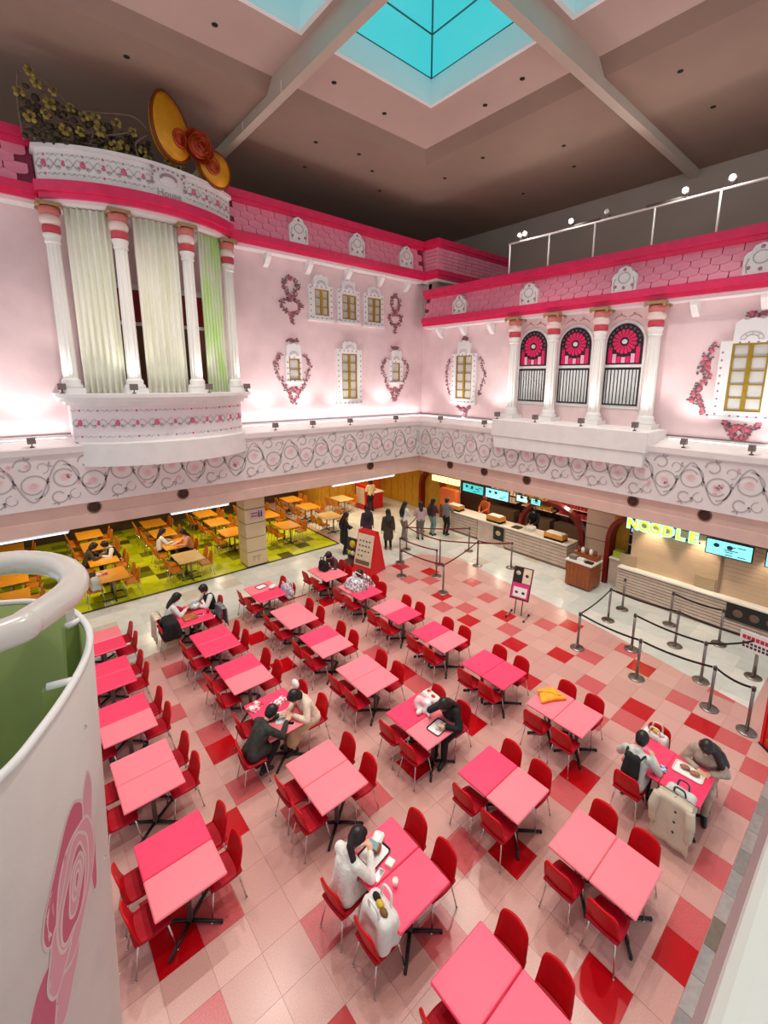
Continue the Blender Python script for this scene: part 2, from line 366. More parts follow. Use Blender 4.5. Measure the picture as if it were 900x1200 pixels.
for i in range(-12, 32):
    for j in range(2, 42):
        x0, y0 = -0.2 + i * 0.6, 0.745 + j * 0.6 - 1.2
        x1, y1 = x0 + 0.6, y0 + 0.6
        green = y1 > 15.05 and x0 < 9.7
        if y0 > 20 or x0 < -3.5 or green and y0 >= 15.0: continue
        y1 = min(y1, 15.0) if x0 < 9.7 else y1
        if y1 - y0 < 0.05: continue
        inp = all(len(clip([(a, b_), (a + 0.01, b_), (a, b_ + 0.01)], pink)) > 2 for a in (x0, x1) for b_ in (y0, y1))
        if inp or y0 < 0.745: continue
        k = rnd.random(); m = mw_[3] if k > 0.93 else mw_[int(k * 2.99)]
        hid = 100 if x0 > 15.4 else 0
        cells.append((math.hypot(x0, y0) + hid, [(x0, y0), (x1, y0), (x1, y1), (x0, y1)], m, y1 - y0 > 0.59))
lay('aisle_tile', cells, -0.004)
mg_ = [mat('green_floor_tile_%d' % i, c_, 0.3, var=0.08, scale=4) for i, c_ in enumerate([C3(196, 204, 10), C3(176, 190, 6), C3(120, 130, 8), C3(86, 84, 14), C3(206, 208, 40)])]
cells = []
for i in range(-7, 20):
    for j in range(0, 15):
        x0, y0 = -0.3 + i * 0.5, 15.1 + j * 0.5
        if x0 < -3.5 or x0 > 9.3: continue
        k = rnd.random(); m = mg_[0] if k < 0.4 else mg_[1] if k < 0.66 else mg_[2] if k < 0.8 else mg_[3] if k < 0.93 else mg_[4]
        cells.append((math.hypot(x0, y0) + (100 if x0 < -1.5 else 0), [(x0, y0), (x0 + 0.5, y0), (x0 + 0.5, y0 + 0.5), (x0, y0 + 0.5)], m, True))
lay('green_tile', cells, 0.0)
tag(MB().box(-3.5, 9.72, 15.0, 15.09, -0.03, 0.012).box(9.66, 9.74, 15.09, 22.6, -0.03, 0.012).build('trim_9', mat('dark_floor_strip', C3(60, 40, 24), 0.6)), kind='structure')
# grey border tiles along the near edge
mb_ = [mat('grey_border_tile_%d' % i, c_, 0.4, var=0.1, scale=12) for i, c_ in enumerate([C3(150, 142, 140), C3(136, 128, 126), C3(160, 150, 146), C3(112, 98, 86)])]
for i in range(26):
    x0 = 0.0 + i * 0.43
    MB().box(x0 + 0.003, x0 + 0.427, 0.608, 0.738, -0.032, 0.002).build('border_tile', mb_[3] if i == 13 else mb_[i % 3], base)
tag(MB().box(-3.5, 20, 0.3, 0.6, -0.032, 0.001).build('trim_10', mat('threshold', C3(150, 120, 120), 0.6)), kind='structure')
# ------------------------------------------------------------------ roof bands with shingles
def shingle_mesh(w, h, m):
    n = 5; n = 7; pts = [(-w / 2, h * 0.5), (w / 2, h * 0.5), (w / 2, -h * 0.22)] + [(w / 2 * cos(a), -h * 0.22 - h * 0.3 * sin(a)) for a in [pi * k / n for k in range(1, n)]] + [(-w / 2, -h * 0.22)]
    b = MB(); b.loft([[(x, 0.0, z) for x, z in pts], [(x, -0.018 - 0.028 * (0.5 - z / h), z) for x, z in pts]], True, True)
    return b.mesh('shingle', m)
SHM = shingle_mesh(0.458, 0.285, m_shingle)
def roof(name, side, segs, zb, zt0, zt1, rows):
    """segs: along-ranges; zb bottom, zt0 foot of top trim, zt1 top"""
    for (u0, u1) in segs:
        r = tag(link(name, None), kind='structure')
        b = MB(); wbox(b, side, u0, u1, -0.1, 0.5, zb, zb + 0.13); wbox(b, side, u0, u1, -0.1, 0.58, zb + 0.13, zb + 0.34)
        wbox(b, side, u0, u1, -0.1, 0.42, zt0, zt0 + 0.12); wbox(b, side, u0, u1, -0.1, 0.5, zt0 + 0.12, zt1)
        b.build('pink_moulding', m_hot, r)
        b = MB(); wbox(b, side, u0, u1, -0.1, 0.42, zb - 0.1, zb); b.build('white_moulding', m_white, r)
        z0 = zb + 0.34
        b = MB(); b.loft([[wp(side, u0, 0.43, z0), wp(side, u0, -0.1, z0), wp(side, u0, -0.1, zt0), wp(side, u0, 0.27, zt0)], [wp(side, u1, 0.43, z0), wp(side, u1, -0.1, z0), wp(side, u1, -0.1, zt0), wp(side, u1, 0.27, zt0)]], True, True)
        b.build('shingle_bed', m_shbase, r)
        hh = (zt0 - z0) / rows; til = math.atan2(0.16, zt0 - z0)
        for k in range(rows):
            n = int((u1 - u0) / 0.48); off = 0.24 if k % 2 else 0
            for i in range(n + (0 if off else 1)):
                u = u0 + 0.0 + off + i * 0.48 + (0.235 if not off else 0.235)
                if u > u1 - 0.2: continue
                t = (k + 0.5) / rows; d = 0.43 - 0.16 * t + 0.02
                zz = z0 + (k + 0.5) * hh
                if side == 'L': link('shingle', SHM, r, (u, YW - d, zz), (-til, 0, 0))
                else: link('shingle', SHM, r, (XW - d, u, zz), Euler((-til, 0, -pi / 2), 'XYZ'))
roof('trim_11', 'L', [(-3.4, 1.25), (6.03, 14.75)], 11.06, 12.3, 12.65, 4)
roof('trim_12', 'R', [(-1.5, 15.35)], 9.06, 10.24, 10.6, 4)
# jog: the left roof steps forward and runs on behind the right roof
YWs = YW; YW = 15.15
r = tag(link('trim_13', None), kind='structure')
b = MB(); b.box(14.75, 19.8, 14.62, 15.6, 11.06, 11.2).box(14.68, 19.8, 14.55, 15.6, 11.2, 11.4).box(14.72, 19.8, 14.6, 15.6, 12.3, 12.42).box(14.66, 19.8, 14.52, 15.6, 12.42, 12.65); b.build('pink_moulding', m_hot, r)
MB().box(14.8, 19.8, 14.7, 15.6, 10.96, 11.06).build('white_moulding', m_white, r)
MB().box(14.78, 19.8, 14.66, 15.6, 11.4, 12.3).build('shingle_bed', m_shingle, r)
for k in range(6):
    for i in range(5): MB().box(14.8 + i * 0.9 + (0.4 if k % 2 else 0), min(19.7, 15.66 + i * 0.9 + (0.4 if k % 2 else 0)), 14.62, 14.66, 11.42 + k * 0.147, 11.55 + k * 0.147).build('roof_board', m_shingle, r)
    MB().box(14.74, 14.78, 14.68, 15.45, 11.42 + k * 0.147, 11.55 + k * 0.147).build('roof_board', m_shingle, r)
YW = YWs
tag(MB().box(15.1, 15.25, 15.0, 15.9, 9.2, 11.0).box(15.25, 19.8, 15.05, 15.25, 10.2, 10.96).build('wall_jog', m_backwall), kind='structure')
tag(MB().box(14.9, 19.8, -1.5, 15.0, 10.1, 10.3).build('trim_14', m_backwall), kind='structure')
# brackets under the cornices
def bracket(side, u, z, label):
    b = MB(); b.loft([[wp(side, u - 0.09, 0, z - 0.42), wp(side, u + 0.09, 0, z - 0.42), wp(side, u + 0.09, 0, z), wp(side, u - 0.09, 0, z)],
                      [wp(side, u - 0.09, 0.14, z - 0.34), wp(side, u + 0.09, 0.14, z - 0.34), wp(side, u + 0.09, 0.2, z), wp(side, u - 0.09, 0.2, z)],
                      [wp(side, u - 0.09, 0.34, z - 0.12), wp(side, u + 0.09, 0.34, z - 0.12), wp(side, u + 0.09, 0.38, z), wp(side, u - 0.09, 0.38, z)]], True, True)
    tag(b.build('cornice_bracket', m_white), label, 'bracket', 'brackets under the cornices')
for i, u in enumerate([7.45, 9.1, 10.85, 12.5, 14.0]): bracket('L', u, 10.96, 'small white bracket under the left roof cornice, number %s from the curtained bay' % ['first', 'second', 'third', 'fourth', 'fifth'][i])
for i, u in enumerate([14.6, 13.2, 11.75, 4.55, 2.95]): bracket('R', u, 8.96, 'small white bracket under the right roof cornice, %s from the room corner' % ['first', 'second', 'third', 'fourth', 'fifth'][i])
# white arched plaques on the shingles
def plaque(side, u, z, w, h, label):
    r = thing('arched_plaque', label, 'plaque', wp(side, u, 0.36, z), 0 if side == 'L' else -pi / 2, 'arched plaques on the shingled roofs')
    P = [(-w / 2, 0), (w / 2, 0), (w / 2, h * 0.62), (w * 0.4, h * 0.74), (w * 0.3, h * 0.78), (w * 0.22, h * 0.93), (0, h), (-w * 0.22, h * 0.93), (-w * 0.3, h * 0.78), (-w * 0.4, h * 0.74), (-w / 2, h * 0.62)]
    MB().loft([[(x, 0.15, z_) for x, z_ in P], [(x, -0.17, z_) for x, z_ in P]], True, True).build('plaque_board', m_white, r)
    b = MB(); cx, cz, R_ = 0, h * 0.55, w * 0.24
    b.tube([(cx + R_ * cos(a), -0.18, cz + R_ * 0.85 * sin(a)) for a in [2 * pi * k / 14 for k in range(14)]], 0.014, 5, closed=True)
    for s_ in (-1, 1): b.tube([(s_ * w * 0.38, -0.18, h * 0.1), (s_ * w * 0.42, -0.18, h * 0.35), (s_ * w * 0.36, -0.18, h * 0.55)], 0.012, 5)
    b.build('scroll_print', m_line, r)
    b = MB()
    for q in ((0, h * 0.87), (-w * 0.34, h * 0.25), (w * 0.34, h * 0.25), (0, h * 0.18)): b.ball((q[0], -0.17, q[1]), 0.05, 8, 5, (1, 0.4, 1))
    b.build('rosebuds', mat('muted_rosebud', C3(190, 120, 140), 0.6), r)
for i, u in enumerate([8.52, 11.05, 13.62]): plaque('L', u, 11.42, 0.72, 0.86, 'white arched plaque on the left shingled roof, %s from the bay' % ['first', 'second', 'third'][i])
for i, u in enumerate([13.15, 9.82, 6.46, 3.1]): plaque('R', u, 9.38, 0.74, 0.76, 'white arched plaque on the right shingled roof, %s from the room corner' % ['first', 'second', 'third', 'fourth'][i])
# ------------------------------------------------------------------ windows of the facades
m_glow = mat('frosted_pane', C3(206, 204, 198), 0.35, var=0.08, scale=2)
m_frame = mat('white_window_frame', C3(240, 238, 238), 0.5)
def facade_window(n, side, u0, u1, z0, z1, g0, g1, h0, h1, rows, htop, hw, gold=0.05, arch=False):
    r = tag(link('window_%d' % n, None), kind='structure')
    b = MB(); D = 0.1
    wbox(b, side, u0, u1, 0, D, z0, h0); wbox(b, side, u0, u1, 0, D, h1, z1); wbox(b, side, u0, g0, 0, D, h0, h1); wbox(b, side, g1, u1, 0, D, h0, h1)
    wbox(b, side, u0 - 0.04, u1 + 0.04, 0, D + 0.04, z0 - 0.05, z0 + 0.04)
    b.build('window_frame', m_frame, r)
    uc = (u0 + u1) / 2
    b = MB()
    P = [(uc - hw, z1 - 0.02), (uc + hw, z1 - 0.02), (uc + hw * 0.96, htop - 0.1), (uc + hw * 0.6, htop), (uc + hw * 0.45, htop - 0.05), (uc, htop + 0.02), (uc - hw * 0.45, htop - 0.05), (uc - hw * 0.6, htop), (uc - hw * 0.96, htop - 0.1)]
    wpoly(b, side, P, 0, D + 0.03); b.build('window_header', m_frame, r)
    b = MB(); cz = z1 + 0.02
    for R_ in (hw * 0.6, hw * 0.35): b.tube([wp(side, uc + R_ * cos(a), D + 0.03, cz + R_ * 0.75 * sin(a)) for a in [pi * k / 8 for k in range(9)]], 0.012, 5)
    for a in [pi * k / 4 for k in range(5)]: b.tube([wp(side, uc + hw * 0.35 * cos(a), D + 0.03, cz + hw * 0.26 * sin(a)), wp(side, uc + hw * 0.6 * cos(a), D + 0.03, cz + hw * 0.45 * sin(a))], 0.008, 4)
    b.build('fan_print', m_line, r)
    b = MB(); um = (g0 + g1) / 2
    t = gold
    wbox(b, side, g0, g0 + t, 0, 0.07, h0, h1); wbox(b, side, g1 - t, g1, 0, 0.07, h0, h1); wbox(b, side, g0, g1, 0, 0.068, h0, h0 + t); wbox(b, side, g0, g1, 0, 0.068, h1 - t, h1)
    cols = 1 if (g1 - g0) < 0.5 else 2
    if cols == 2: wbox(b, side, um - t, um + t, 0, 0.075, h0, h1)
    for k in range(1, rows): z = h0 + (h1 - h0) * k / rows; wbox(b, side, g0, g1, 0, 0.062, z - 0.018, z + 0.018)
    b.build('mullion', m_gold, r)
    for k in range(rows):
        for c_ in range(cols):
            a, d = g0 + (g1 - g0) * c_ / cols, g0 + (g1 - g0) * (c_ + 1) / cols
            p = MB(); wbox(p, side, a + 0.02, d - 0.02, 0.0, 0.03, h0 + (h1 - h0) * k / rows + 0.01, h0 + (h1 - h0) * (k + 1) / rows - 0.01); p.build('pane', m_glow, r)
    b = MB(); rr = random.Random(n)
    per = [(u0 + 0.07, z0 + 0.1 + k * 0.21) for k in range(int((z1 - z0) / 0.21))] + [(u1 - 0.07, z0 + 0.1 + k * 0.21) for k in range(int((z1 - z0) / 0.21))] + [(u0 + 0.15 + k * 0.2, z0 + 0.06) for k in range(int((u1 - u0 - 0.2) / 0.2))] + [(u0 + 0.15 + k * 0.2, z1 - 0.06) for k in range(int((u1 - u0 - 0.2) / 0.2))]
    for (u, z) in per: p = wp(side, u, D + 0.002, z); b.ball(p, 0.032, 6, 4, (1, 0.35, 1) if side == 'L' else (0.35, 1, 1))
    b.build('frame_flowers', mat('frame_flower_print', C3(168, 130, 148), 0.6), r)
facade_window(1, 'L', 9.1, 10.15, 8.95, 10.22, 9.35, 9.98, 9.12, 10.08, 3, 10.6, 0.32)
facade_window(2, 'L', 10.38, 11.44, 8.95, 10.22, 10.6, 11.28, 9.08, 10.03, 3, 10.58, 0.32)
facade_window(3, 'L', 11.67, 12.71, 8.92, 10.22, 11.87, 12.57, 9.08, 10.06, 3, 10.5, 0.32)
facade_window(4, 'L', 8.04, 8.7, 6.57, 7.55, 8.17, 8.62, 6.66, 7.45, 2, 8.0, 0.3)
facade_window(5, 'L', 10.29, 11.53, 5.67, 7.9, 10.53, 11.29, 5.89, 7.73, 5, 8.22, 0.34)
facade_window(6, 'L', 13.05, 13.81, 6.54, 7.55, 13.2, 13.68, 6.62, 7.45, 2, 8.0, 0.3)
facade_window(7, 'R', 12.5, 13.86, 5.72, 7.82, 12.72, 13.62, 5.9, 7.74, 5, 8.35, 0.36)
facade_window(8, 'R', 2.44, 3.82, 5.74, 7.82, 2.72, 3.55, 5.93, 7.75, 5, 8.38, 0.42)
# arched stained windows of the right facade
m_stain = mat('pink_stained_glass', C3(226, 30, 96), 0.3, var=0.1, scale=6); m_stain2 = mat('pale_pink_glass', C3(240, 170, 196), 0.3); m_bar = mat('black_tracery', C3(34, 20, 28), 0.5); m_pale = mat('pale_grille_panel', C3(214, 216, 214), 0.6)
for n, uc in enumerate([9.8, 8.13, 6.46]):
    r = tag(link('window_%d' % (9 + n), None), kind='structure'); hw = 0.57; zb, zs, sp, tp = 5.94, 7.2, 7.93, 8.52
    def archpts(w, zlow, zspring, rise, n_=14): return [(uc - w, zlow), (uc + w, zlow)] + [(uc + w * cos(pi * k / n_), zspring + rise * sin(pi * k / n_)) for k in range(n_ + 1)]
    b = MB(); wpoly(b, 'R', archpts(hw + 0.07, zb - 0.1, sp, 0.68), 0, 0.03); b.build('surround', m_white, r)
    b = MB(); wpoly(b, 'R', archpts(hw, zs + 0.05, sp, 0.59), 0.03, 0.05); b.build('dark_tracery', m_bar, r)
    b = MB(); wbox(b, 'R', uc - hw, uc + hw, 0.03, 0.05, zb, zs - 0.05); b.build('dark_frame', m_bar, r)
    b = MB(); wbox(b, 'R', uc - hw + 0.05, uc + hw - 0.05, 0.05, 0.056, zb + 0.05, zs - 0.12); b.build('grille_panel', m_pale, r)
    for k in range(9):
        u = uc - hw + 0.06 + (k + 0.5) * (2 * hw - 0.12) / 9
        b = MB(); wbox(b, 'R', u - 0.012, u + 0.012, 0.05, 0.075, zb + 0.03, zs - 0.08); b.build('bar', m_bar, r)
    # rose: petals round a plain disc
    cz = 7.96; R1, R0 = 0.36, 0.14
    for k in range(16):
        a0, a1 = 2 * pi * (k + 0.1) / 16, 2 * pi * (k + 0.9) / 16; am = (a0 + a1) / 2
        P = [(uc + R0 * cos(a0), cz + R0 * sin(a0)), (uc + R0 * cos(a1), cz + R0 * sin(a1)), (uc + R1 * cos(a1), cz + R1 * sin(a1)), (uc + R1 * 1.09 * cos(am), cz + R1 * 1.09 * sin(am)), (uc + R1 * cos(a0), cz + R1 * sin(a0))]
        b = MB(); wpoly(b, 'R', P, 0.05, 0.062); b.build('petal_pane', m_stain, r)
    b = MB(); wpoly(b, 'R', [(uc + 0.085 * cos(2 * pi * k / 12), cz + 0.075 * sin(2 * pi * k / 12)) for k in range(12)], 0.05, 0.065); b.build('centre_pane', m_pale, r)
    for k in range(7):
        u = uc - hw + 0.06 + k * (2 * hw - 0.12) / 7; w_ = (2 * hw - 0.12) / 7
        top = cz - sqrt(max(0.0, 0.46 ** 2 - min(0.46, abs(u + w_ / 2 - uc)) ** 2)) - 0.02 if abs(u + w_ / 2 - uc) < 0.45 else cz - 0.05
        b = MB(); wbox(b, 'R', u + 0.012, u + w_ - 0.012, 0.05, 0.06, zs + 0.1, top); b.build('stripe_pane', m_stain2 if k in (1, 3, 5) else m_stain, r)
    for k in range(13):
        a = -0.25 + (pi + 0.5) * k / 12; b = MB(); p = wp('R', uc + 0.475 * cos(a), 0.05, cz + 0.46 * sin(a)); b.ball(p, 0.035, 6, 4, (0.4, 1, 1)); b.build('jewel_pane', mat('smoky_glass', C3(120, 96, 106), 0.3), r)
    b = MB()
    for s_ in (-1, 1):
        b.tube([wp('R', uc + s_ * q[0], 0.005, q[1]) for q in ((0.05, 8.72), (0.2, 8.78), (0.34, 8.74), (0.42, 8.66))], 0.014, 5); b.ball(wp('R', uc + s_ * 0.2, 0.01, 8.8), 0.04, 6, 4)
    b.build('scroll_print', mat('faded_scroll', C3(200, 140, 132), 0.7), r)
# ------------------------------------------------------------------ columns
m_col = mat('fluted_white', C3(240, 236, 230), 0.5); m_capp = mat('capital_pink', C3(206, 70, 84), 0.5); m_capw = mat('capital_cream', C3(236, 214, 206), 0.5)
def make_column(label, loc, h, r, group):
    t = thing('column', label, 'column', loc, 0, group)
    MB().box(-r * 1.6, r * 1.6, -r * 1.6, r * 1.6, 0, 0.14).lathe([(r * 1.5, 0.14), (r * 1.55, 0.2), (r * 1.2, 0.27), (r * 1.3, 0.33), (r * 1.02, 0.4)], n=20).build('column_base', m_white, t)
    zc = h - 0.95; b = MB(); n = 40; rings = []
    for q in range(7):
        z = 0.38 + (zc - 0.38) * q / 6; rr = r * (1 - 0.14 * q / 6)
        rings.append([((rr - (0.02 if k % 4 in (1, 2) else 0)) * cos(2 * pi * k / n), (rr - (0.02 if k % 4 in (1, 2) else 0)) * sin(2 * pi * k / n), z) for k in range(n)])
    b.loft(rings, True, True); b.build('shaft', m_col, t)
    cap = MB().lathe([(r * 0.9, zc), (r * 1.05, zc + 0.03), (r * 0.95, zc + 0.08), (r * 1.1, zc + 0.16), (r * 1.2, zc + 0.22), (r * 1.0, zc + 0.24)], n=20).build('capital', m_col, t)
    MB().lathe([(r * 1.05, zc + 0.24), (r * 1.15, zc + 0.3), (r * 1.15, zc + 0.4), (r * 1.05, zc + 0.43)], n=20).build('pink_band', m_capp, cap)
    MB().lathe([(r * 1.05, zc + 0.43), (r * 1.3, zc + 0.5), (r * 1.32, zc + 0.58), (r * 1.1, zc + 0.66)], n=20).build('cream_band', m_capw, cap)
    MB().lathe([(r * 1.1, zc + 0.66), (r * 1.3, zc + 0.72), (r * 1.3, zc + 0.82), (r * 1.2, zc + 0.85)], n=20).build('pink_band', mat('capital_dusty_pink', C3(214, 120, 112), 0.5), cap)
    b = MB().box(-r * 1.5, r * 1.5, -r * 1.5, r * 1.5, zc + 0.87, zc + 0.95)
    for sx in (-1, 1):
        for sy in (-1, 1): b.ball((sx * r * 1.35, sy * r * 1.35, zc + 0.85), 0.05, 8, 5)
    b.build('abacus', mat('capital_bronze', C3(170, 140, 100), 0.5), cap)
    return t
c0 = make_column('white fluted column left of all three arched windows', (14.72, 10.42, 5.29), 3.72, 0.19, 'columns of the right facade')
dup(c0, (14.72, 8.8, 5.29), 0, 'white fluted column between first and second arched windows from the corner')
dup(c0, (14.72, 7.12, 5.29), 0, 'white fluted column between second and third arched windows from the corner')
dup(c0, (14.72, 5.46, 5.29), 0, 'white fluted column right of all three arched windows')
# ledge box under the arched windows
r = tag(link('window_ledge_box', None), 'white two-step ledge box under the arched windows', 'ledge')
MB().bbox(13.55, 15.1, 4.93, 10.42, 4.7, 5.29, 0.01).build('upper_box', m_white, r); MB().bbox(13.58, 15.0, 5.0, 10.33, 4.27, 4.69, 0.01).build('lower_box', m_white, r)
# ------------------------------------------------------------------ curtained bay on the left facade
XC = 3.64
def bay(hw, yf, ysd, n=24, a0=0.0, a1=1.0):
    h = ysd - yf; R_ = (hw * hw + h * h) / (2 * h); th = math.asin(hw / R_); cy = yf + R_
    return [(XC + R_ * sin(-th + 2 * th * (a0 + (a1 - a0) * k / n)), cy - R_ * cos(-th + 2 * th * (a0 + (a1 - a0) * k / n))) for k in range(n + 1)]
def bayprism(mb, hw, yf, ysd, z0, z1): return mb.prism([(XC - hw, YW)] + bay(hw, yf, ysd) + [(XC + hw, YW)], z0, z1)
br = tag(link('trim_15', None), kind='structure')
b = MB(); bayprism(b, 2.25, 13.72, 14.62, 4.33, 4.95); b.build('lower_corbel', m_white, br)
b = MB(); bayprism(b, 2.32, 14.12, 15.1, 4.95, 5.95); drum_b = b.build('printed_base', mat('bay_base_paint', C3(240, 228, 230), 0.6), br)
b = MB(); bayprism(b, 2.42, 14.0, 15.05, 5.95, 6.05); bayprism(b, 2.55, 13.85, 15.0, 6.05, 6.17); bayprism(b, 2.62, 13.78, 14.95, 6.17, 6.27); b.build('sill', m_white, br)
b = MB(); bayprism(b, 2.3, 14.3, 15.2, 10.96, 11.06); b.build('white_moulding', m_white, br)
b = MB(); bayprism(b, 2.38, 14.2, 15.15, 11.06, 11.2); bayprism(b, 2.46, 14.1, 15.1, 11.2, 11.44); b.build('pink_moulding', m_hot, br)
b = MB(); bayprism(b, 2.36, 14.22, 15.15, 11.44, 12.16); bayprism(b, 2.42, 14.15, 15.1, 12.16, 12.25); drum = b.build('name_drum', m_white, br)
def on_arc(hw, yf, ysd, t, z, off=0.0):
    h = ysd - yf; R_ = (hw * hw + h * h) / (2 * h); th = math.asin(hw / R_); a = -th + 2 * th * t
    return Vector((XC + (R_ + off) * sin(a), yf + R_ - (R_ + off) * cos(a), z)), a
def drum_print(par, hw, yf, ysd, z0, z1, n, skip=()):
    bl = MB(); lf = MB(); rs = MB()
    for k in range(n):
        t = (k + 0.5) / n
        if any(a < t < c_ for a, c_ in skip): continue
        zc = (z0 + z1) / 2; big = k % 2 == 0
        p, a = on_arc(hw, yf, ysd, t, zc, 0.012)
        e = 0.075 if big else 0.05
        rs.ball(p, e, 8, 5, (1, 0.3, 0.9)); rs.ball(p + Vector((0.0, 0, 0.06)), e * 0.7, 8, 5, (1, 0.3, 1))
        for zz in (z0 + 0.12, z1 - 0.12):
            q, a = on_arc(hw, yf, ysd, t, zz, 0.012); (lf if k % 3 else rs).ball(q, 0.032, 7, 4, (1, 0.3, 1))
        for s_ in (-1, 1):
            for dz in (0.07, -0.06):
                cur = [on_arc(hw, yf, ysd, t + s_ * (0.012 + 0.3 / n * u), zc + dz + 0.06 * sin(u * 4) * (1 if dz > 0 else -1), 0.012)[0] for u in (0.0, 0.33, 0.66, 1.0, 1.2)]
                bl.tube(cur, 0.007, 5)
            for zz in (z0 + 0.12, z1 - 0.12):
                cur = [on_arc(hw, yf, ysd, t + s_ * (0.012 + 0.36 / n * u), zz + 0.03 * sin(u * 7), 0.012)[0] for u in (0.0, 0.3, 0.6, 0.9, 1.2)]
                bl.tube(cur, 0.006, 5)
            q = on_arc(hw, yf, ysd, t + s_ * 0.02, zc - 0.05, 0.012)[0]; lf.ball(q, 0.05, 6, 4, (1, 0.3, 0.5))
    bl.build('scroll_print', m_line, par); lf.build('leaf_print', m_leaf, par); rs.build('rose_print', mat('bay_rose_print', C3(222, 110, 140), 0.6), par)
drum_print(drum_b, 2.32, 14.12, 15.1, 4.98, 5.93, 11)
drum_print(drum, 2.36, 14.22, 15.15, 11.48, 12.14, 12, skip=((0.5, 0.66),))
# lettering and rosette ring on the drum (the emblem inside the ring is a plain oval)
p, a = on_arc(2.36, 14.22, 15.15, 0.575, 11.56, 0.015)
tm = text_mesh('House', 0.24, 0.008, 'lettering'); tm.materials.append(m_line); link('lettering', tm, drum, p, Euler((pi / 2, 0, a), 'XYZ'))
p, a = on_arc(2.36, 14.22, 15.15, 0.575, 11.86, 0.01)
b = MB(); b.ball((0, 0, 0), 0.24, 14, 8, (1, 0.12, 0.6)); link('oval_boss', b.mesh('oval_boss', m_white), drum, p, (0, 0, a))
b = MB()
for k in range(13):
    q = radians(-20 + 220 * k / 12); b.ball((0.42 * cos(q), -0.02, 0.3 * sin(q)), 0.03, 6, 4, (1, 0.4, 1.2))
for x, z in ((-0.42, -0.1), (0.42, -0.12), (-0.4, 0.26), (0.42, 0.26)): b.ball((x, -0.02, z), 0.05, 7, 4, (1, 0.4, 1))
b.tube([(0.2 * cos(q), -0.03, 0.05 + 0.12 * sin(q)) for q in [pi * k / 8 for k in range(9)]], 0.03, 6)
link('ring_print', b.mesh('ring_print', mat('drum_ring_print', C3(170, 140, 150), 0.6)), drum, p, (0, 0, a))
m_capd = mat('plain', C3(240, 236, 230))
for i, t in enumerate([0.035, 0.335, 0.665, 0.965]):
    p, a = on_arc(2.36, 14.5, 15.3, t, 6.27)
    lab = ['white fluted bay column, leftmost of four', 'white fluted bay column between first and second curtains', 'white fluted bay column between second and third curtains', 'white fluted bay column, rightmost of four'][i]
    if i == 0: cb = make_column(lab, p, 4.7, 0.17, 'columns of the curtained bay')
    else: dup(cb, p, 0, lab)
# curtains
m_cur = mat('iridescent_white_curtain', C3(244, 242, 228), 0.32, col2=C3(232, 232, 208), scale=1.6, stretch=(3, 3, 0.25), spec=0.7, sheen=0.3)
m_cur3 = mat('iridescent_green_curtain', C3(232, 232, 218), 0.3, col2=C3(196, 232, 140), scale=1.1, stretch=(3, 3, 0.5), spec=0.8)
for i, (t0, t1) in enumerate([(0.09, 0.295), (0.4, 0.625), (0.755, 0.925)]):
    def fn(u, v):
        ph = u * 2 * pi * 7; am = 0.06 * (0.6 + 0.4 * (1 - v)); sway = 0.012 * sin(v * 5 + u * 3)
        p, a = on_arc(2.3, 14.66, 15.4, t0 + (t1 - t0) * u, 6.28 + 4.65 * v, am * sin(ph) + sway); return p, (sin(a), -cos(a), 0)
    o = tag(slab(fn, 72, 8, 0.012).build('curtain', m_cur3 if i == 2 else m_cur), ['left pleated white curtain hanging in the round bay', 'middle pleated white curtain hanging in the round bay', 'right pleated curtain with green sheen in the round bay'][i], 'curtain', 'curtains of the bay')
# what shows between the curtains
ir = tag(link('display_cabinet', None), 'brown and red cabinet glimpsed behind the bay curtains', 'cabinet')
m_cab = mat('cabinet_brown', C3(120, 78, 48), 0.6); m_cabr = mat('cabinet_red', C3(150, 20, 30), 0.5)
MB().box(2.0, 5.6, 15.6, 15.88, 6.28, 8.2).build('cabinet_body', m_cab, ir); MB().box(2.0, 5.6, 15.58, 15.88, 8.3, 9.2).build('red_panel', m_cabr, ir); MB().box(1.95, 5.65, 15.55, 15.88, 9.2, 9.35).box(1.95, 5.65, 15.55, 15.88, 8.2, 8.3).build('cabinet_moulding', m_white, ir)
# golden bow with rose on top of the drum
bw = thing('golden_bow', 'large golden bow with an orange rose on the drum rim', 'bow', (4.72, 14.5, 12.25), radians(10))
m_gb = mat('gilt_yellow', C3(226, 156, 12), 0.35, 0.25, var=0.2, scale=2.5); m_gbr = mat('gilt_rim', C3(128, 56, 10), 0.4, 0.3); m_gbo = mat('rose_orange', C3(176, 62, 16), 0.4, 0.15, var=0.25, scale=5)
def lobe(cx, cz, rx, rz_, tilt, name):
    def f(sc, yo, th):
        P = [];
        for k in range(26):
            a = 2 * pi * k / 26; x = rx * sc * cos(a); z = rz_ * sc * sin(a) * (1 + 0.15 * cos(a) * 0); x *= (1 - 0.16 * sin(a))
            P.append((cx + x * cos(tilt) - z * sin(tilt), yo, cz + x * sin(tilt) + z * cos(tilt)))
        return P
    b = MB(); b.smooth = True; b.loft([f(0.93, 0.14, 0), f(1.0, 0.1, 0), f(1.0, -0.06, 0), f(0.93, -0.12, 0), f(0.75, -0.18, 0), f(0.4, -0.23, 0)], True, True)
    L_ = b.build(name, m_gb, bw)
    MB().tube(f(0.985, -0.07, 0), 0.05, 6, closed=True).build('bow_rim', m_gbr, L_)
    return L_
l1 = lobe(-0.52, 1.02, 0.48, 0.82, radians(12), 'bow_lobe'); l2 = lobe(0.7, 0.42, 0.48, 0.47, radians(-35), 'bow_lobe')
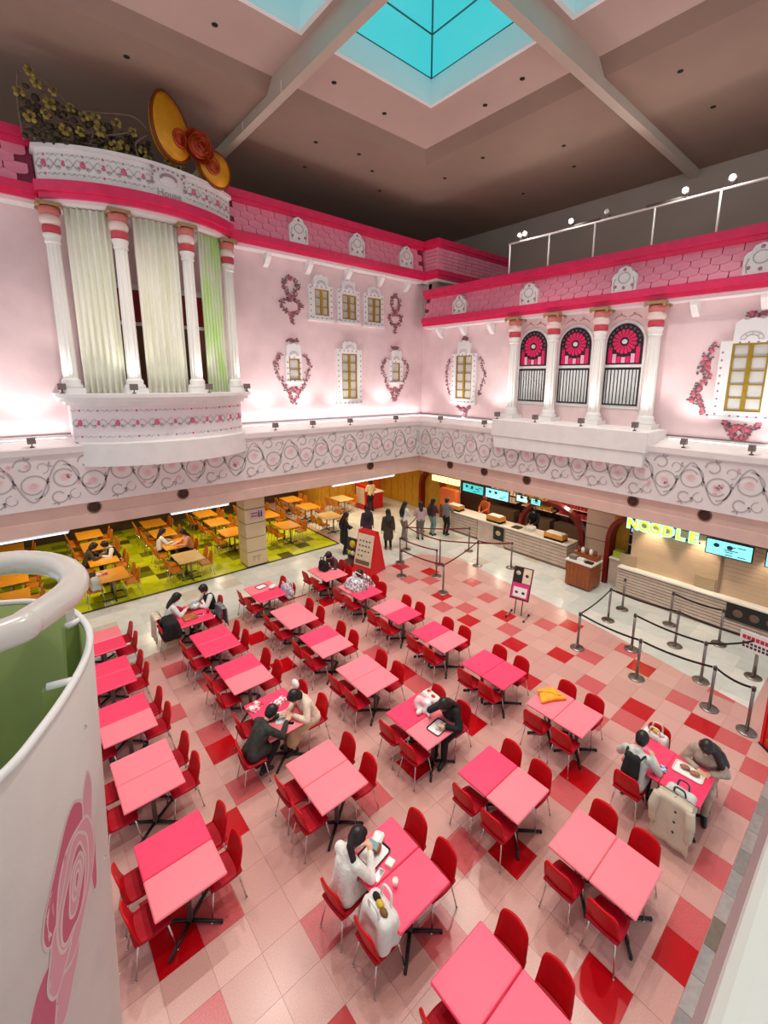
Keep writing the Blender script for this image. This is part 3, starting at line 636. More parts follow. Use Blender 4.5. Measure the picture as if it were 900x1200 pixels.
for L_, (x, z) in ((l1, (-0.36, 0.78)), (l2, (0.55, 0.42))):
    b = MB(); b.tube([(x + 0.17 * cos(q), -0.22, z + 0.2 * sin(q)) for q in [2 * pi * k / 14 for k in range(14)]], 0.05, 6, closed=True); b.ball((x, -0.2, z), 0.14, 10, 6, (1, 0.5, 1.1)); b.build('fold', m_gbo, L_)
rs = MB(); rs.smooth = True; rs.lathe([(0.02, -0.1), (0.02, 0.0)], 0, 0, 6)
rs = MB()
for ring, (R_, n, up) in enumerate([(0.42, 6, 0.0), (0.3, 5, 0.09), (0.19, 4, 0.16), (0.09, 3, 0.22)]):
    for k in range(n):
        a0 = 2 * pi * k / n + ring * 0.5
        def fn(u, v, a0=a0, R_=R_, n=n, up=up):
            a = a0 + (u - 0.5) * 2 * pi / n * 1.25; rr = R_ * (0.55 + 0.5 * v) * (1 - 0.12 * (2 * u - 1) ** 2); y = -0.26 - up - 0.1 * v * v + 0.06 * abs(2 * u - 1)
            return (0.1 + rr * cos(a), y + 0.08 * (1 - v), 0.72 + rr * sin(a)), (cos(a) * 0.6, -0.6, sin(a) * 0.6)
        slab(fn, 5, 3, 0.03, rs)
rs.ball((0.1, -0.3, 0.72), 0.3, 12, 8, (1, 0.5, 1)); rs.build('rose', m_gbo, bw)
# bare branches with dusty yellow blossoms behind the drum rim
gr = tag(link('flower_branches', None), 'tangle of bare branches with dusty yellow blossoms above the drum', 'flowers')
m_br = mat('branch_taupe', C3(128, 104, 92), 0.7); m_yb = mat('dusty_yellow_petal', C3(150, 132, 58), 0.7, var=0.4, scale=6); m_do = mat('dark_olive_leaf', C3(66, 54, 34), 0.7)
b = MB(); rr = random.Random(5); ends = []
stems = [[(1.1, 14.9, 12.2), (1.08, 14.85, 12.9), (1.15, 14.8, 13.6)], [(1.2, 14.9, 12.3), (1.5, 14.8, 13.0), (1.9, 14.8, 13.15)], [(1.15, 14.8, 13.6), (1.6, 14.8, 13.6), (2.1, 14.8, 13.2), (2.6, 14.7, 13.2), (3.4, 14.6, 13.35), (3.75, 14.6, 13.1)], [(1.4, 14.9, 13.55), (1.7, 14.8, 13.2), (1.95, 14.8, 12.9)], [(2.3, 14.8, 12.2), (2.5, 14.7, 12.8), (2.3, 14.75, 13.2)], [(2.9, 14.7, 12.2), (2.75, 14.7, 12.8), (3.1, 14.7, 13.2)], [(3.5, 14.6, 12.2), (3.4, 14.6, 12.7), (3.7, 14.6, 13.0)], [(1.2, 14.9, 12.5), (1.8, 14.8, 12.75), (2.6, 14.7, 12.7), (3.3, 14.6, 12.95)], [(1.1, 14.85, 13.0), (1.4, 14.8, 13.15), (1.65, 14.8, 13.45)], [(3.9, 14.6, 12.25), (4.2, 14.6, 12.6), (4.6, 14.6, 12.5)], [(1.3, 14.9, 12.25), (1.35, 14.8, 12.6), (1.7, 14.8, 12.9)]]
for s_ in stems: b.tube(catmull(s_, 5), 0.026, 5)
b.build('branch', m_br, gr)
def blossom(mb, c, r_, rng):
    for k in range(5):
        a = 2 * pi * k / 5 + rng.random(); mb.ball((c[0] + r_ * 0.75 * cos(a), c[1] - 0.02, c[2] + r_ * 0.75 * sin(a)), r_ * 0.55, 7, 4, (1, 0.45, 1))
pts = [(2.55, 13.0), (2.62, 12.75), (2.9, 12.5), (3.1, 12.55), (3.35, 12.95), (2.2, 12.6), (1.55, 12.75), (1.45, 13.35), (1.75, 13.3), (1.1, 13.05), (1.65, 13.0), (3.55, 12.6), (3.65, 12.4), (2.3, 12.95), (2.05, 13.05), (3.0, 13.05), (2.75, 12.35), (4.15, 12.5), (3.2, 12.35), (1.35, 13.55), (4.4, 12.4), (1.25, 12.6), (1.9, 12.55)]
for (x, z) in pts: q = MB(); blossom(q, (x, 14.55 + 0.05 * rr.random(), z), 0.085 + 0.04 * rr.random(), rr); bo = q.build('blossom', m_yb, gr); MB().ball((x, 14.47, z), 0.035, 7, 5).build('centre', m_do, bo)
q = MB()
for k in range(260):
    x = 1.1 + 2.7 * rr.random(); top = 13.3 - 0.15 * (x - 1); z = 12.25 + (top - 12.25) * rr.random() ** 1.3; q.ball((x, 14.6 + 0.3 * rr.random(), z), 0.035 + 0.04 * rr.random(), 5, 4, (1.4, 0.5, 0.5 + rr.random()))
tag(q.build('foliage', m_do, gr), kind='stuff')
# ------------------------------------------------------------------ printed vine scroll on the fascia bands
def ribbon(mb, pts, w, th=0.007):
    n = len(pts); A = []; Bq = []
    for i in range(n):
        a, c_ = pts[max(0, i - 1)], pts[min(n - 1, i + 1)]; tx, tz = c_[0] - a[0], c_[1] - a[1]; l = math.hypot(tx, tz) or 1
        nx, nz = -tz / l * w / 2, tx / l * w / 2; A.append((pts[i][0] + nx, pts[i][1] + nz)); Bq.append((pts[i][0] - nx, pts[i][1] - nz))
    vs = [(x, 0, z) for x, z in A] + [(x, 0, z) for x, z in Bq] + [(x, -th, z) for x, z in A] + [(x, -th, z) for x, z in Bq]; fs = []
    for i in range(n - 1):
        fs += [(2 * n + i, 2 * n + i + 1, 3 * n + i + 1, 3 * n + i), (i, i + 1, 2 * n + i + 1, 2 * n + i), (n + i, 3 * n + i, 3 * n + i + 1, n + i + 1)]
    mb.add(vs, fs)
def vine_band(L_, seed):
    v = MB(); lf = MB(); rs = MB(); sw_ = MB(); rr = random.Random(seed); u = 0.0; k = 0
    mid = 4.05
    def leafy(lx, lz, a, l=0.13):
        ca, sa = cos(a), sin(a); w = 0.028
        P = [(lx, lz), (lx + l * 0.5 * ca - w * sa, lz + l * 0.5 * sa + w * ca), (lx + l * ca, lz + l * sa), (lx + l * 0.5 * ca + w * sa, lz + l * 0.5 * sa - w * ca)]
        lf.loft([[(x, 0, z) for x, z in P], [(x, -0.007, z) for x, z in P]], True, True)
    def rose(cx, cz, e):
        rs.loft([[(cx + e * (1 + 0.12 * sin(5 * a)) * cos(a), y, cz + e * (0.9 + 0.1 * cos(5 * a)) * sin(a)) for a in [2 * pi * q / 14 for q in range(14)]] for y in (0, -0.006)], True, True)
        ribbon(sw_, [(cx + e * 0.62 * (1 - 0.7 * t) * cos(9 * t), cz + e * 0.62 * (1 - 0.7 * t) * sin(9 * t)) for t in [q / 10 for q in range(11)]], 0.02, 0.009)
    def spiral(cx, cz, R_, a0, dr, turns=1.15, w=0.036):
        n = 26; ribbon(v, [(cx + R_ * (1 - 0.42 * t) * cos(a0 + dr * t * 2 * pi * turns), cz + R_ * (1 - 0.42 * t) * sin(a0 + dr * t * 2 * pi * turns)) for t in [q / n for q in range(n + 1)]], w)
        if R_ > 0.24: rose(cx, cz, R_ * 0.36)
        for q in (0.3,): a = a0 + dr * q * 2 * pi; rq = R_ * (1 - 0.42 * q); leafy(cx + rq * cos(a), cz + rq * sin(a), a + 0.9 * dr); leafy(cx + rq * cos(a), cz + rq * sin(a), a - 0.5 * dr, 0.09)
    while u < L_:
        j = lambda s_: (rr.random() - 0.5) * s_
        ribbon(v, [(u + 1.3 * t, mid + 0.52 * sin(2 * pi * t)) for t in [q / 22 for q in range(23)]], 0.038)
        spiral(u + 0.34 + j(0.06), mid + 0.1 + j(0.06), 0.33, pi / 2, -1); spiral(u + 0.98 + j(0.06), mid - 0.1 + j(0.06), 0.33, -pi / 2, 1)
        spiral(u + 0.84 + j(0.05), mid + 0.43, 0.19, pi, -1, 0.9); spiral(u + 0.2 + j(0.05), mid - 0.43, 0.19, 0, -1, 0.9)
        spiral(u + 1.22, mid + 0.36, 0.15, -pi / 2, 1, 0.8, 0.02); spiral(u + 0.56, mid - 0.42, 0.15, pi / 2, 1, 0.8, 0.02)
        for q in range(3): rose(u + 1.3 * rr.random(), mid + j(1.0), 0.07)
        u += 1.3; k += 1
    return v, lf, rs, sw_
for nm, side, L_ in (('trim_3', 'L', 17.0), ('trim_4', 'R', 14.2)):
    par = bpy.data.objects[nm]; v, lf, rs, sw_ = vine_band(L_, 3 if side == 'L' else 9)
    loc, rot = ((-3.3, YB - 0.001, 0), (0, 0, 0)) if side == 'L' else ((XB - 0.001, YB - 0.1, 0), (0, 0, -pi / 2))
    for mb, n_, m in ((v, 'vine_scroll', m_line), (lf, 'vine_leaf', m_leaf), (rs, 'vine_rose', m_rosep), (sw_, 'rose_swirl', mat('rose_swirl_print', C3(224, 176, 182), 0.7))):
        tag(mb.build(n_, m, par, loc, rot), kind='stuff')
# ------------------------------------------------------------------ painted rose sprays around the windows
m_bl1 = mat('spray_rose', C3(206, 104, 122), 0.6, var=0.35, scale=9); m_bl2 = mat('spray_leaf', C3(112, 92, 98), 0.7)
def spray(side, lines, label, seed, size=0.042):
    r = tag(link('rose_spray', None), label, 'wall decoration', 'rose sprays on the facades'); rr = random.Random(seed)
    st, bl, lf = MB(), MB(), MB(); fl = (1, 0.35, 1) if side == 'L' else (0.35, 1, 1)
    for ln in lines:
        P = [wp(side, p.x, 0.02, p.y) for p in catmull([(a, b_, 0) for a, b_ in ln], 6)]; st.tube(P, 0.009, 5)
        for i, p in enumerate(P):
            if i % 3 != 1:
                c_ = (p[0] + (0 if side == 'R' else 0.14 * (rr.random() - 0.5)), p[1] + (0 if side == 'L' else 0.14 * (rr.random() - 0.5)), p[2] + 0.06 * (rr.random() - 0.5)); bl.ball(c_, size * (0.7 + 0.6 * rr.random()), 7, 5, fl)
            for q in range(3):
                c_ = (p[0] + (0 if side == 'R' else 0.22 * (rr.random() - 0.5)), p[1] + (0 if side == 'L' else 0.22 * (rr.random() - 0.5)), p[2] + 0.13 * (rr.random() - 0.5)); lf.ball(c_, 0.03, 5, 4, (fl[0] * 1.3, fl[1] * 1.3, 0.7))
    st.build('stem', m_bl2, r); tag(bl.build('blossoms', m_bl1, r), kind='stuff'); tag(lf.build('leaves', m_bl2, r), kind='stuff')
def drop(u, zt, zb, w): # oval spray
    m_ = (zt + zb) / 2
    return [[(u, zt), (u - w * 0.5, zt - 0.25), (u - w * 0.3, m_ + 0.25), (u, m_ + 0.05)], [(u, zt), (u + w * 0.5, zt - 0.25), (u + w * 0.3, m_ + 0.25), (u, m_ + 0.05)], [(u, m_), (u - w * 0.7, m_ - 0.1), (u - w * 0.45, m_ - 0.4), (u, m_ - 0.5)], [(u, m_), (u + w * 0.7, m_ - 0.1), (u + w * 0.45, m_ - 0.4), (u, m_ - 0.5)], [(u, m_ - 0.5), (u, zb)]]
spray('L', drop(8.39, 10.36, 8.75, 0.55), 'oval rose spray on the left facade beside the curtained bay', 1)
spray('L', drop(13.44, 10.34, 8.74, 0.5), 'oval rose spray on the left facade near the room corner', 2)
def garland(u, w, z0, z1): return [[(u - w, z1), (u - w - 0.22, (z0 + z1) / 2 + 0.1), (u - w + 0.02, z0)], [(u + w, z1), (u + w + 0.22, (z0 + z1) / 2 + 0.1), (u + w - 0.02, z0)]]
spray('L', garland(8.37, 0.5, 6.6, 7.6) + [[(7.95, 6.5), (8.15, 6.25), (8.36, 6.35), (8.6, 6.25), (8.8, 6.5)], [(8.36, 6.3), (8.2, 6.1), (8.37, 5.8)], [(8.36, 6.3), (8.55, 6.1), (8.37, 5.8)], [(8.2, 8.15), (8.37, 8.1), (8.55, 8.15)]], 'rose garland round the small lower window beside the bay', 3)
spray('L', garland(13.43, 0.52, 6.6, 7.6) + [[(13.0, 6.45), (13.2, 6.2), (13.43, 6.3), (13.65, 6.2), (13.85, 6.45)], [(13.43, 6.3), (13.28, 6.05), (13.43, 5.75)], [(13.43, 6.3), (13.6, 6.05), (13.43, 5.75)], [(13.3, 8.12), (13.43, 8.08), (13.56, 8.12)]], 'rose garland round the small lower window near the room corner', 4)
spray('R', garland(13.18, 0.86, 6.1, 7.6) + [[(13.5, 5.6), (13.3, 5.4), (13.18, 5.5), (13.05, 5.4), (12.85, 5.6)], [(13.18, 5.45), (13.05, 5.3), (13.18, 5.12)], [(13.1, 8.42), (13.18, 8.5), (13.26, 8.42)]], 'rose garland round the tall window left of the arched windows', 5)
spray('R', [[(3.95, 7.75), (4.2, 7.3), (4.05, 6.9), (4.3, 6.5), (4.2, 6.1), (4.05, 5.85)], [(4.1, 7.4), (4.25, 7.0)], [(4.2, 6.6), (4.4, 6.2)], [(3.5, 5.62), (3.3, 5.42), (3.12, 5.55), (2.95, 5.42), (2.75, 5.62)], [(3.3, 5.45), (3.2, 5.2), (3.12, 5.08), (3.0, 5.25), (2.95, 5.42)], [(3.0, 8.5), (3.12, 8.46), (3.25, 8.5)]], 'rose garland round the large window right of the arched windows', 6, 0.055)
# ------------------------------------------------------------------ uplights on the ledges, speakers on the fascia
m_upm = mat('uplight_grey', C3(120, 106, 104), 0.5)
def uplight(x, y, z, tgt, e, label, grp, spot=100):
    r = thing('uplight', label, 'light', (x, y, z), 0, grp)
    MB().lathe([(0.05, 0), (0.05, 0.03), (0.015, 0.035), (0.015, 0.1)], n=10).build('mount', m_upm, r)
    MB().box(-0.09, 0.09, -0.07, 0.07, 0.1, 0.26).build('lamp_head', m_upm, r)
    lamp('uplight_lamp', 'SPOT', (x, y, z + 0.3), e, (1.0, 0.95, 0.93), 0.06, spot, tgt, 0.8)
nn = ['first', 'second', 'third', 'fourth', 'fifth', 'sixth', 'seventh']
for i, x in enumerate([-1.0, 0.4, 7.1, 8.6, 10.3, 12.7]): uplight(x, 14.95, 4.9, (x, YW + 0.25, 8.2), 72, 'small grey uplight on the left ledge, %s from the left end' % nn[i], 'uplights on the ledges')
for i, y in enumerate([13.6, 11.2, 4.15, 2.6, 1.0]): uplight(14.1, y, 4.9, (XW + 0.25, y, 8.0), 72, 'small grey uplight on the right ledge, %s from the room corner' % nn[i], 'uplights on the ledges')
for i, y in enumerate([10.33, 8.71, 7.03, 5.37]): uplight(13.75, y, 5.29, (14.9, y + 0.1, 8.0), 55, 'small uplight at the foot of the right facade columns, %s from the corner' % nn[i], 'uplights on the ledges')
for i, t in enumerate([0.02, 0.325, 0.68, 0.985]):
    p, a = on_arc(2.55, 13.95, 14.95, t, 6.27); uplight(p.x, p.y, 6.27, (p.x * 0.9 + XC * 0.1, 15.3, 9.5), 30, 'small uplight on the sill of the curtained bay, %s from the left' % nn[i], 'uplights on the ledges')
# light strips laid along the back of both ledges
m_led = mat('ledge_strip_light', (1, 0.97, 0.95, 1), 0.4, emit=2.2)
for i, (a_, b_, sd) in enumerate([(-3.0, 1.2, 'L'), (6.1, 14.9, 'L'), (0.0, 4.8, 'R'), (10.6, 15.7, 'R')]):
    r = tag(link('strip_light', None), ['white strip light on the left ledge, left of the bay', 'white strip light on the left ledge, right of the bay', 'white strip light on the right ledge, right of the box', 'white strip light on the right ledge, left of the box'][i], 'light', 'strip lights on the ledges')
    b = MB(); c_ = MB()
    if sd == 'L': b.box(a_, b_, 15.62, 15.7, 5.0, 5.03); c_.box(a_ + 0.02, b_ - 0.02, 15.63, 15.69, 5.03, 5.045); lamp('strip_lamp', 'AREA', ((a_ + b_) / 2, 15.62, 5.1), 4.5 * (b_ - a_), (1, 0.95, 0.94), target=((a_ + b_) / 2, 15.8, 6.5), sx=b_ - a_, sy=0.08)
    else: b.box(14.82, 14.9, a_, b_, 5.0, 5.03); c_.box(14.83, 14.89, a_ + 0.02, b_ - 0.02, 5.03, 5.045); o = lamp('strip_lamp', 'AREA', (14.82, (a_ + b_) / 2, 5.1), 4.5 * (b_ - a_), (1, 0.95, 0.94), target=(15.0, (a_ + b_) / 2, 6.5), sx=0.08, sy=b_ - a_)
    b.build('housing', m_white, r); c_.build('diffuser', m_led, r)
m_spk = mat('speaker_brown', C3(70, 34, 26), 0.6, var=0.2, scale=30); m_spr = mat('speaker_ring', C3(110, 78, 60), 0.5)
def speaker(x, y, z, side, label):
    r = thing('round_speaker', label, 'speaker', (x, y, z), 0 if side == 'L' else -pi / 2, 'round speakers on the fascia')
    def ring(R_, y0): return [(R_ * cos(2 * pi * k / 18), y0, R_ * sin(2 * pi * k / 18)) for k in range(18)]
    MB().loft([ring(0.17, 0.02), ring(0.17, -0.025), ring(0.13, -0.03), ring(0.125, 0.0)], True, True).build('speaker_ring', m_spr, r)
    MB().loft([ring(0.125, -0.005), ring(0.1, -0.02), ring(0.03, -0.028)], True, True).build('speaker_grille', m_spk, r)
for i, x in enumerate([1.52, 3.82, 11.1]): speaker(x, YB + 0.1, 3.17, 'L', 'round brown speaker on the left fascia, %s from the left' % nn[i])
for i, y in enumerate([12.75, 10.92, 8.97, 5.24, 3.36]): speaker(XB + 0.1, y, 3.17, 'R', 'round brown speaker on the right fascia, %s from the corner' % nn[i])
# ------------------------------------------------------------------ spotlight rail on the right roof
rl = tag(link('lighting_rail', None), 'white spotlight rail on thin posts above the right roof', 'rail')
MB().tube([(15.0, 11.1, 11.75), (15.0, -1.5, 11.75)], 0.035, 8).build('top_tube', m_white, rl)
for y in (11.05, 9.4, 7.75, 5.95, 4.3, 2.2): MB().tube([(15.0, y, 10.25), (15.0, y, 11.75)], 0.028, 8).build('rail_post', m_white, rl)
MB().tube([(15.0, 8.6, 11.8), (15.0, 7.6, 11.8)], 0.05, 8).tube([(15.0, 6.2, 11.8), (15.0, 5.1, 11.8)], 0.05, 8).build('cable_wrap', mat('cable_grey', C3(90, 82, 78), 0.6), rl)
m_bulb = mat('lit_bulb', (1, 0.97, 0.9, 1), 0.4, emit=14)
for i, (y, on) in enumerate([(10.35, 1), (8.55, 1), (7.35, 0), (5.15, 1), (4.05, 1), (10.6, 0)]):
    r = thing('spotlight', ['lit spotlight nearest the left end of the roof rail', 'lit spotlight second from the left on the roof rail', 'unlit round spotlight in the middle of the roof rail', 'lit spotlight third from the left on the roof rail', 'lit spotlight nearest the right edge on the roof rail', 'unlit spotlight at the left end of the roof rail'][i], 'light', (15.0, y, 11.78), 0, 'spotlights on the roof rail')
    MB().tube([(0, 0, 0), (0, 0, 0.1)], 0.02, 6).tube([(0.1, 0, 0.12), (-0.1, 0, 0.16)], [0.06, 0.1], 10).build('lamp_head', m_upm, r)
    MB().ball((-0.12, 0, 0.165), 0.075, 10, 6, (0.4, 1, 1)).build('bulb', m_bulb if on else m_white, r)
    if on: lamp('roof_spot', 'POINT', (14.7, y, 12.0), 22, (1, 0.96, 0.88), 0.08)
# ------------------------------------------------------------------ red chairs and pink tables
m_chair = mat('red_chair_shell', C3(198, 4, 18), 0.45, var=0.12, scale=6, spec=0.25); m_seatp = mat('red_seat_pad', C3(184, 4, 34), 0.55, var=0.1, scale=10, spec=0.25)
m_wchair = mat('orange_plywood', C3(206, 118, 22), 0.4, var=0.2, scale=4, stretch=(1, 6, 1))
def chair_parts(root, ms, mp):
    def back(u, v):
        x = 2 * u - 1; w = (0.205 - 0.028 * v) * (1 if v < 0.72 else sqrt(max(0.0, 1 - ((v - 0.72) / 0.28 * 0.86) ** 2)) * 0.62 + 0.38 if v < 1 else 0.70)
        z = 0.452 + 0.375 * v - 0.012 * x * x * (v > 0.9); px = -0.175 - 0.075 * v + 0.02 * (1 - v) ** 4 + 0.022 * x * x
        return (px, x * w, z), (-0.98, 0.1 * x, -0.17)
    slab(back, 8, 10, 0.022).build('backrest', ms, root)
    def seat(u, v):
        x = 2 * u - 1; y = 2 * v - 1; k = 1 - 0.05 * (x > 0) * x * x
        return (-0.005 + 0.2 * x * (1 - 0.04 * y * y), 0.205 * y * (1 - 0.07 * x * x) * k, 0.448 - 0.014 * (1 - x * x) * (1 - y * y) - 0.022 * max(0, x) ** 3 + 0.012 * max(0, -x) ** 3), (0, 0, 1)
    slab(seat, 8, 8, 0.03).build('seat', mp, root)
    fr = MB().tube([(0.15, -0.15, 0.42), (-0.15, -0.15, 0.42)], 0.011, 6).tube([(0.15, 0.15, 0.42), (-0.15, 0.15, 0.42)], 0.011, 6).tube([(0.12, -0.15, 0.42), (0.12, 0.15, 0.42)], 0.011, 6).tube([(-0.12, -0.15, 0.42), (-0.12, 0.15, 0.42)], 0.011, 6).build('seat_frame', m_chrome, root)
    for sx, sy in ((1, 1), (1, -1), (-1, 1), (-1, -1)):
        MB().tube([(sx * 0.15, sy * 0.15, 0.43), (sx * 0.22 - 0.005, sy * 0.2, 0.012)], 0.0105, 7).tube([(sx * 0.2205 - 0.005, sy * 0.2004, 0.014), (sx * 0.2215 - 0.005, sy * 0.201, 0.0)], 0.014, 7).build('leg', m_chrome, root)
CH = thing('dining_chair', 'prototype', 'chair'); chair_parts(CH, m_chair, m_seatp); CH_used = [False]
WC = thing('wooden_chair', 'prototype', 'chair'); chair_parts(WC, m_wchair, m_wchair); WC_used = [False]
def place(root, used, loc, rz, label, group):
    if not used[0]:
        used[0] = True; root.location = loc; root.rotation_euler = (0, 0, rz); root['label'] = label; root['group'] = group; return root
    return dup(root, loc, rz, label, group)
m_td = mat('hot_pink_laminate', C3(250, 62, 104), 0.32, var=0.03, scale=2); m_tl = mat('light_pink_laminate', C3(252, 128, 142), 0.32, var=0.03, scale=2)
m_edge = mat('table_edge_red', C3(150, 14, 40), 0.5); m_post = mat('table_post_grey', C3(150, 140, 136), 0.35, 0.7)
def table_parts(r, m):
    MB().bbox(-0.405, 0.405, -0.278, 0.278, 0.693, 0.72, 0.012).build('tabletop', m, r)
    MB().box(-0.395, 0.395, -0.268, 0.268, 0.678, 0.693).build('edge_band', m_edge, r)
    MB().lathe([(0.035, 0.04), (0.035, 0.66), (0.12, 0.665), (0.12, 0.678)], n=14).build('column', m_post, r)
    for k in range(4):
        a = pi / 4 + k * pi / 2; a = math.atan2(sin(a) * 0.27, cos(a) * 0.32); l = 0.40
        MB().tube([(0.02 * cos(a), 0.02 * sin(a), 0.05), (l * cos(a), l * sin(a), 0.028)], [0.026, 0.02], 6).tube([(l * cos(a) * 0.97, l * sin(a) * 0.97, 0.0), (l * cos(a) * 0.97, l * sin(a) * 0.97, 0.02)], 0.02, 6).build('foot', m_black, r)
TD = thing('dining_table', 'prototype', 'table'); table_parts(TD, m_td); TD_used = [False]
TL = thing('dining_table', 'prototype', 'table'); table_parts(TL, m_tl); TL_used = [False]
CX = [0.95, 3.0, 4.95, 7.1]; CN = ['leftmost', 'second', 'third', 'rightmost']
# column, y, colours (far half, near half), seat slots that a chair leaves its tucked place: {slot: (dx, dy, rot)}
SETS = [
 (0, 11.65, 'ld', {}), (0, 10.16, 'dd', {}), (0, 8.57, 'dl', {}), (0, 7.04, 'll', {}), (0, 5.34, 'dl', {}),
 (1, 11.62, 'dd', {'Lf': (-0.12, 0, 0), 'Ln': (-0.16, -0.02, 0), 'Rf': (0.2, 0, 0)}), (1, 10.03, 'dd', {}), (1, 8.44, 'dl', {}), (1, 6.91, 'dl', {'Ln': (-0.22, -0.12, -6), 'Rn': (0.16, 0, 0), 'Rf': (0.06, 0.05, 0)}), (1, 5.21, 'll', {}), (1, 3.45, 'dd', {'Lf': (-0.12, 0.05, 4), 'Ln': (-0.06, 0, 0)}), (1, 1.84, 'dd', {}),
 (2, 11.6, 'ld', {'Rf': (0.1, 0.05, 0), 'Rn': (0.1, 0, 0)}), (2, 9.86, 'll', {}), (2, 8.33, 'dl', {}), (2, 6.72, 'll', {}), (2, 5.05, 'dl', {'Rn': (0.14, -0.03, 0), 'Rf': (0.12, 0.05, 0)}), (2, 3.33, 'dl', {}), (2, 1.79, 'll', {}),
 (3, 11.55, 'll', {'Rf': (0.1, 0, 0)}), (3, 9.93, 'ld', {'Rf': (0.14, 0, 0)}), (3, 8.3, 'ld', {}), (3, 6.73, 'dl', {}), (3, 5.12, 'dd', {}), (3, 3.5, 'll', {}), (3, 1.75, 'dd', {'Lf': (-0.1, 0.06, 0), 'Rf': (0.06, 0.1, 0), 'Rn': (0.18, -0.08, 0), 'Ln': (0.0, -0.02, 0)}),
]
ROWN = ['front', 'second', 'third', 'fourth', 'fifth', 'sixth', 'seventh']
SEAT = {}; rj = random.Random(21)
cnt = {0: 5, 1: 7, 2: 7, 3: 7}; seen = {0: 0, 1: 0, 2: 0, 3: 0}
REAL = {(5, 11.62): 0}
SX = {(0, 11.65): 1.02, (0, 10.16): 0.93, (0, 8.57): 0.94, (0, 7.04): 0.96, (0, 5.34): 0.96, (1, 11.62): 2.97, (1, 10.03): 3.01, (1, 8.44): 3.05, (1, 6.91): 3.06, (1, 5.21): 3.04, (1, 3.45): 2.96, (1, 1.84): 2.93, (3, 11.55): 7.01, (3, 1.75): 7.19, (3, 3.5): 7.12, (2, 1.79): 5.06, (2, 3.33): 5.0}
for (c_, y, colr, mv) in SETS:
    x = SX.get((c_, y), CX[c_]); row = cnt[c_] - seen[c_]; seen[c_] += 1
    rn = ROWN[row - 1] if c_ else ['front', 'second', 'third', 'fourth', 'fifth'][row - 1]
    where = '%s column, %s row from front' % (CN[c_], rn if rn != 'front' else 'first')
    for h, k in ((1, 0), (-1, 1)):
        dark = colr[k] == 'd'
        lab = '%s table, %s half of pair, %s' % ('hot pink' if dark else 'light pink', 'far' if h > 0 else 'near', where)
        place(TD if dark else TL, TD_used if dark else TL_used, (x, y + h * 0.2815, 0), 0, lab, 'pink dining tables')
    for sd in 'LR':
        for h in 'fn':
            dx, dy, dr = mv.get(sd + h, (0, 0, 0)); s_ = -1 if sd == 'L' else 1; hh = 1 if h == 'f' else -1
            px = x + s_ * (0.415 + 0.012 * rj.random()) + dx; py = y + hh * 0.275 + dy + 0.02 * (rj.random() - 0.5); rz = (0 if sd == 'L' else pi) + radians(dr + 4 * (rj.random() - 0.5))
            SEAT[(c_, y, sd + h)] = (px, py, rz)
            place(CH, CH_used, (px, py, 0), rz, 'red chair, %s side, %s seat, pink tables, %s' % ('left' if sd == 'L' else 'right', 'far' if h == 'f' else 'near', where), 'red dining chairs')
# ------------------------------------------------------------------ green dining area: wooden tables and chairs
m_wt = mat('orange_wood_top', C3(226, 150, 36), 0.35, var=0.12, scale=3, stretch=(1, 8, 1)); m_wl = mat('pale_wood_top', C3(222, 186, 124), 0.35, var=0.08, scale=3, stretch=(1, 8, 1))
def wtable(r, m):
    MB().bbox(-0.41, 0.41, -0.53, 0.53, 0.69, 0.72, 0.012).build('tabletop', m, r)
    for k in (-1, 1):
        MB().lathe([(0.035, 0.03), (0.035, 0.69)], 0, k * 0.28, 10).build('column', m_post, r)
        MB().tube([(-0.32, k * 0.28, 0.02), (0.32, k * 0.28, 0.02)], 0.02, 6).tube([(0, k * 0.28 - 0.22, 0.02), (0, k * 0.28 + 0.22, 0.02)], 0.02, 6).build('foot', m_black, r)
WT = thing('wooden_table', 'p', 'table'); wtable(WT, m_wt); WT_u = [False]
WL = thing('wooden_table', 'p', 'table'); wtable(WL, m_wl); WL_u = [False]
GX = [-0.5, 1.84, 4.06, 6.15, 8.22, 10.3, 12.35]; GY = [15.72, 17.3, 18.95, 20.5]; GN = ['first', 'second', 'third', 'fourth', 'fifth', 'sixth', 'seventh']; GR = ['front', 'second', 'third', 'back']
for i, gx in enumerate(GX):
    for j, gy in enumerate(GY):
        if i == 3 and j == 0 or i == 6 and j in (0, 1): continue
        if i >= 4:
            gy = [16.65, 18.6, 20.3][j] if j < 3 else None
            if gy is None: continue
        if i == 6: gy = {2: 18.8}[j] if j == 2 else gy
        pale = (i, j) in ((2, 0), (5, 0), (6, 2))
        wh = '%s row, %s column of green area' % (GR[j], GN[i])
        place(WL if pale else WT, WL_u if pale else WT_u, (gx, gy, 0), 0, '%s table, %s' % ('pale wood' if pale else 'orange wood', wh), 'wooden tables of the green area')
        for s_ in (-1, 1):
            for hh in (-1, 1):
                SEAT[('g', i, j, s_, hh)] = (gx + s_ * 0.45, gy + hh * 0.27)
                place(WC, WC_used, (gx + s_ * (0.45 + 0.04 * rj.random()), gy + hh * 0.27, 0), (0 if s_ < 0 else pi) + radians(8 * (rj.random() - 0.5)), 'orange plywood chair, %s side, %s seat, %s' % ('left' if s_ < 0 else 'right', 'far' if hh > 0 else 'near', wh), 'plywood chairs of the green area')
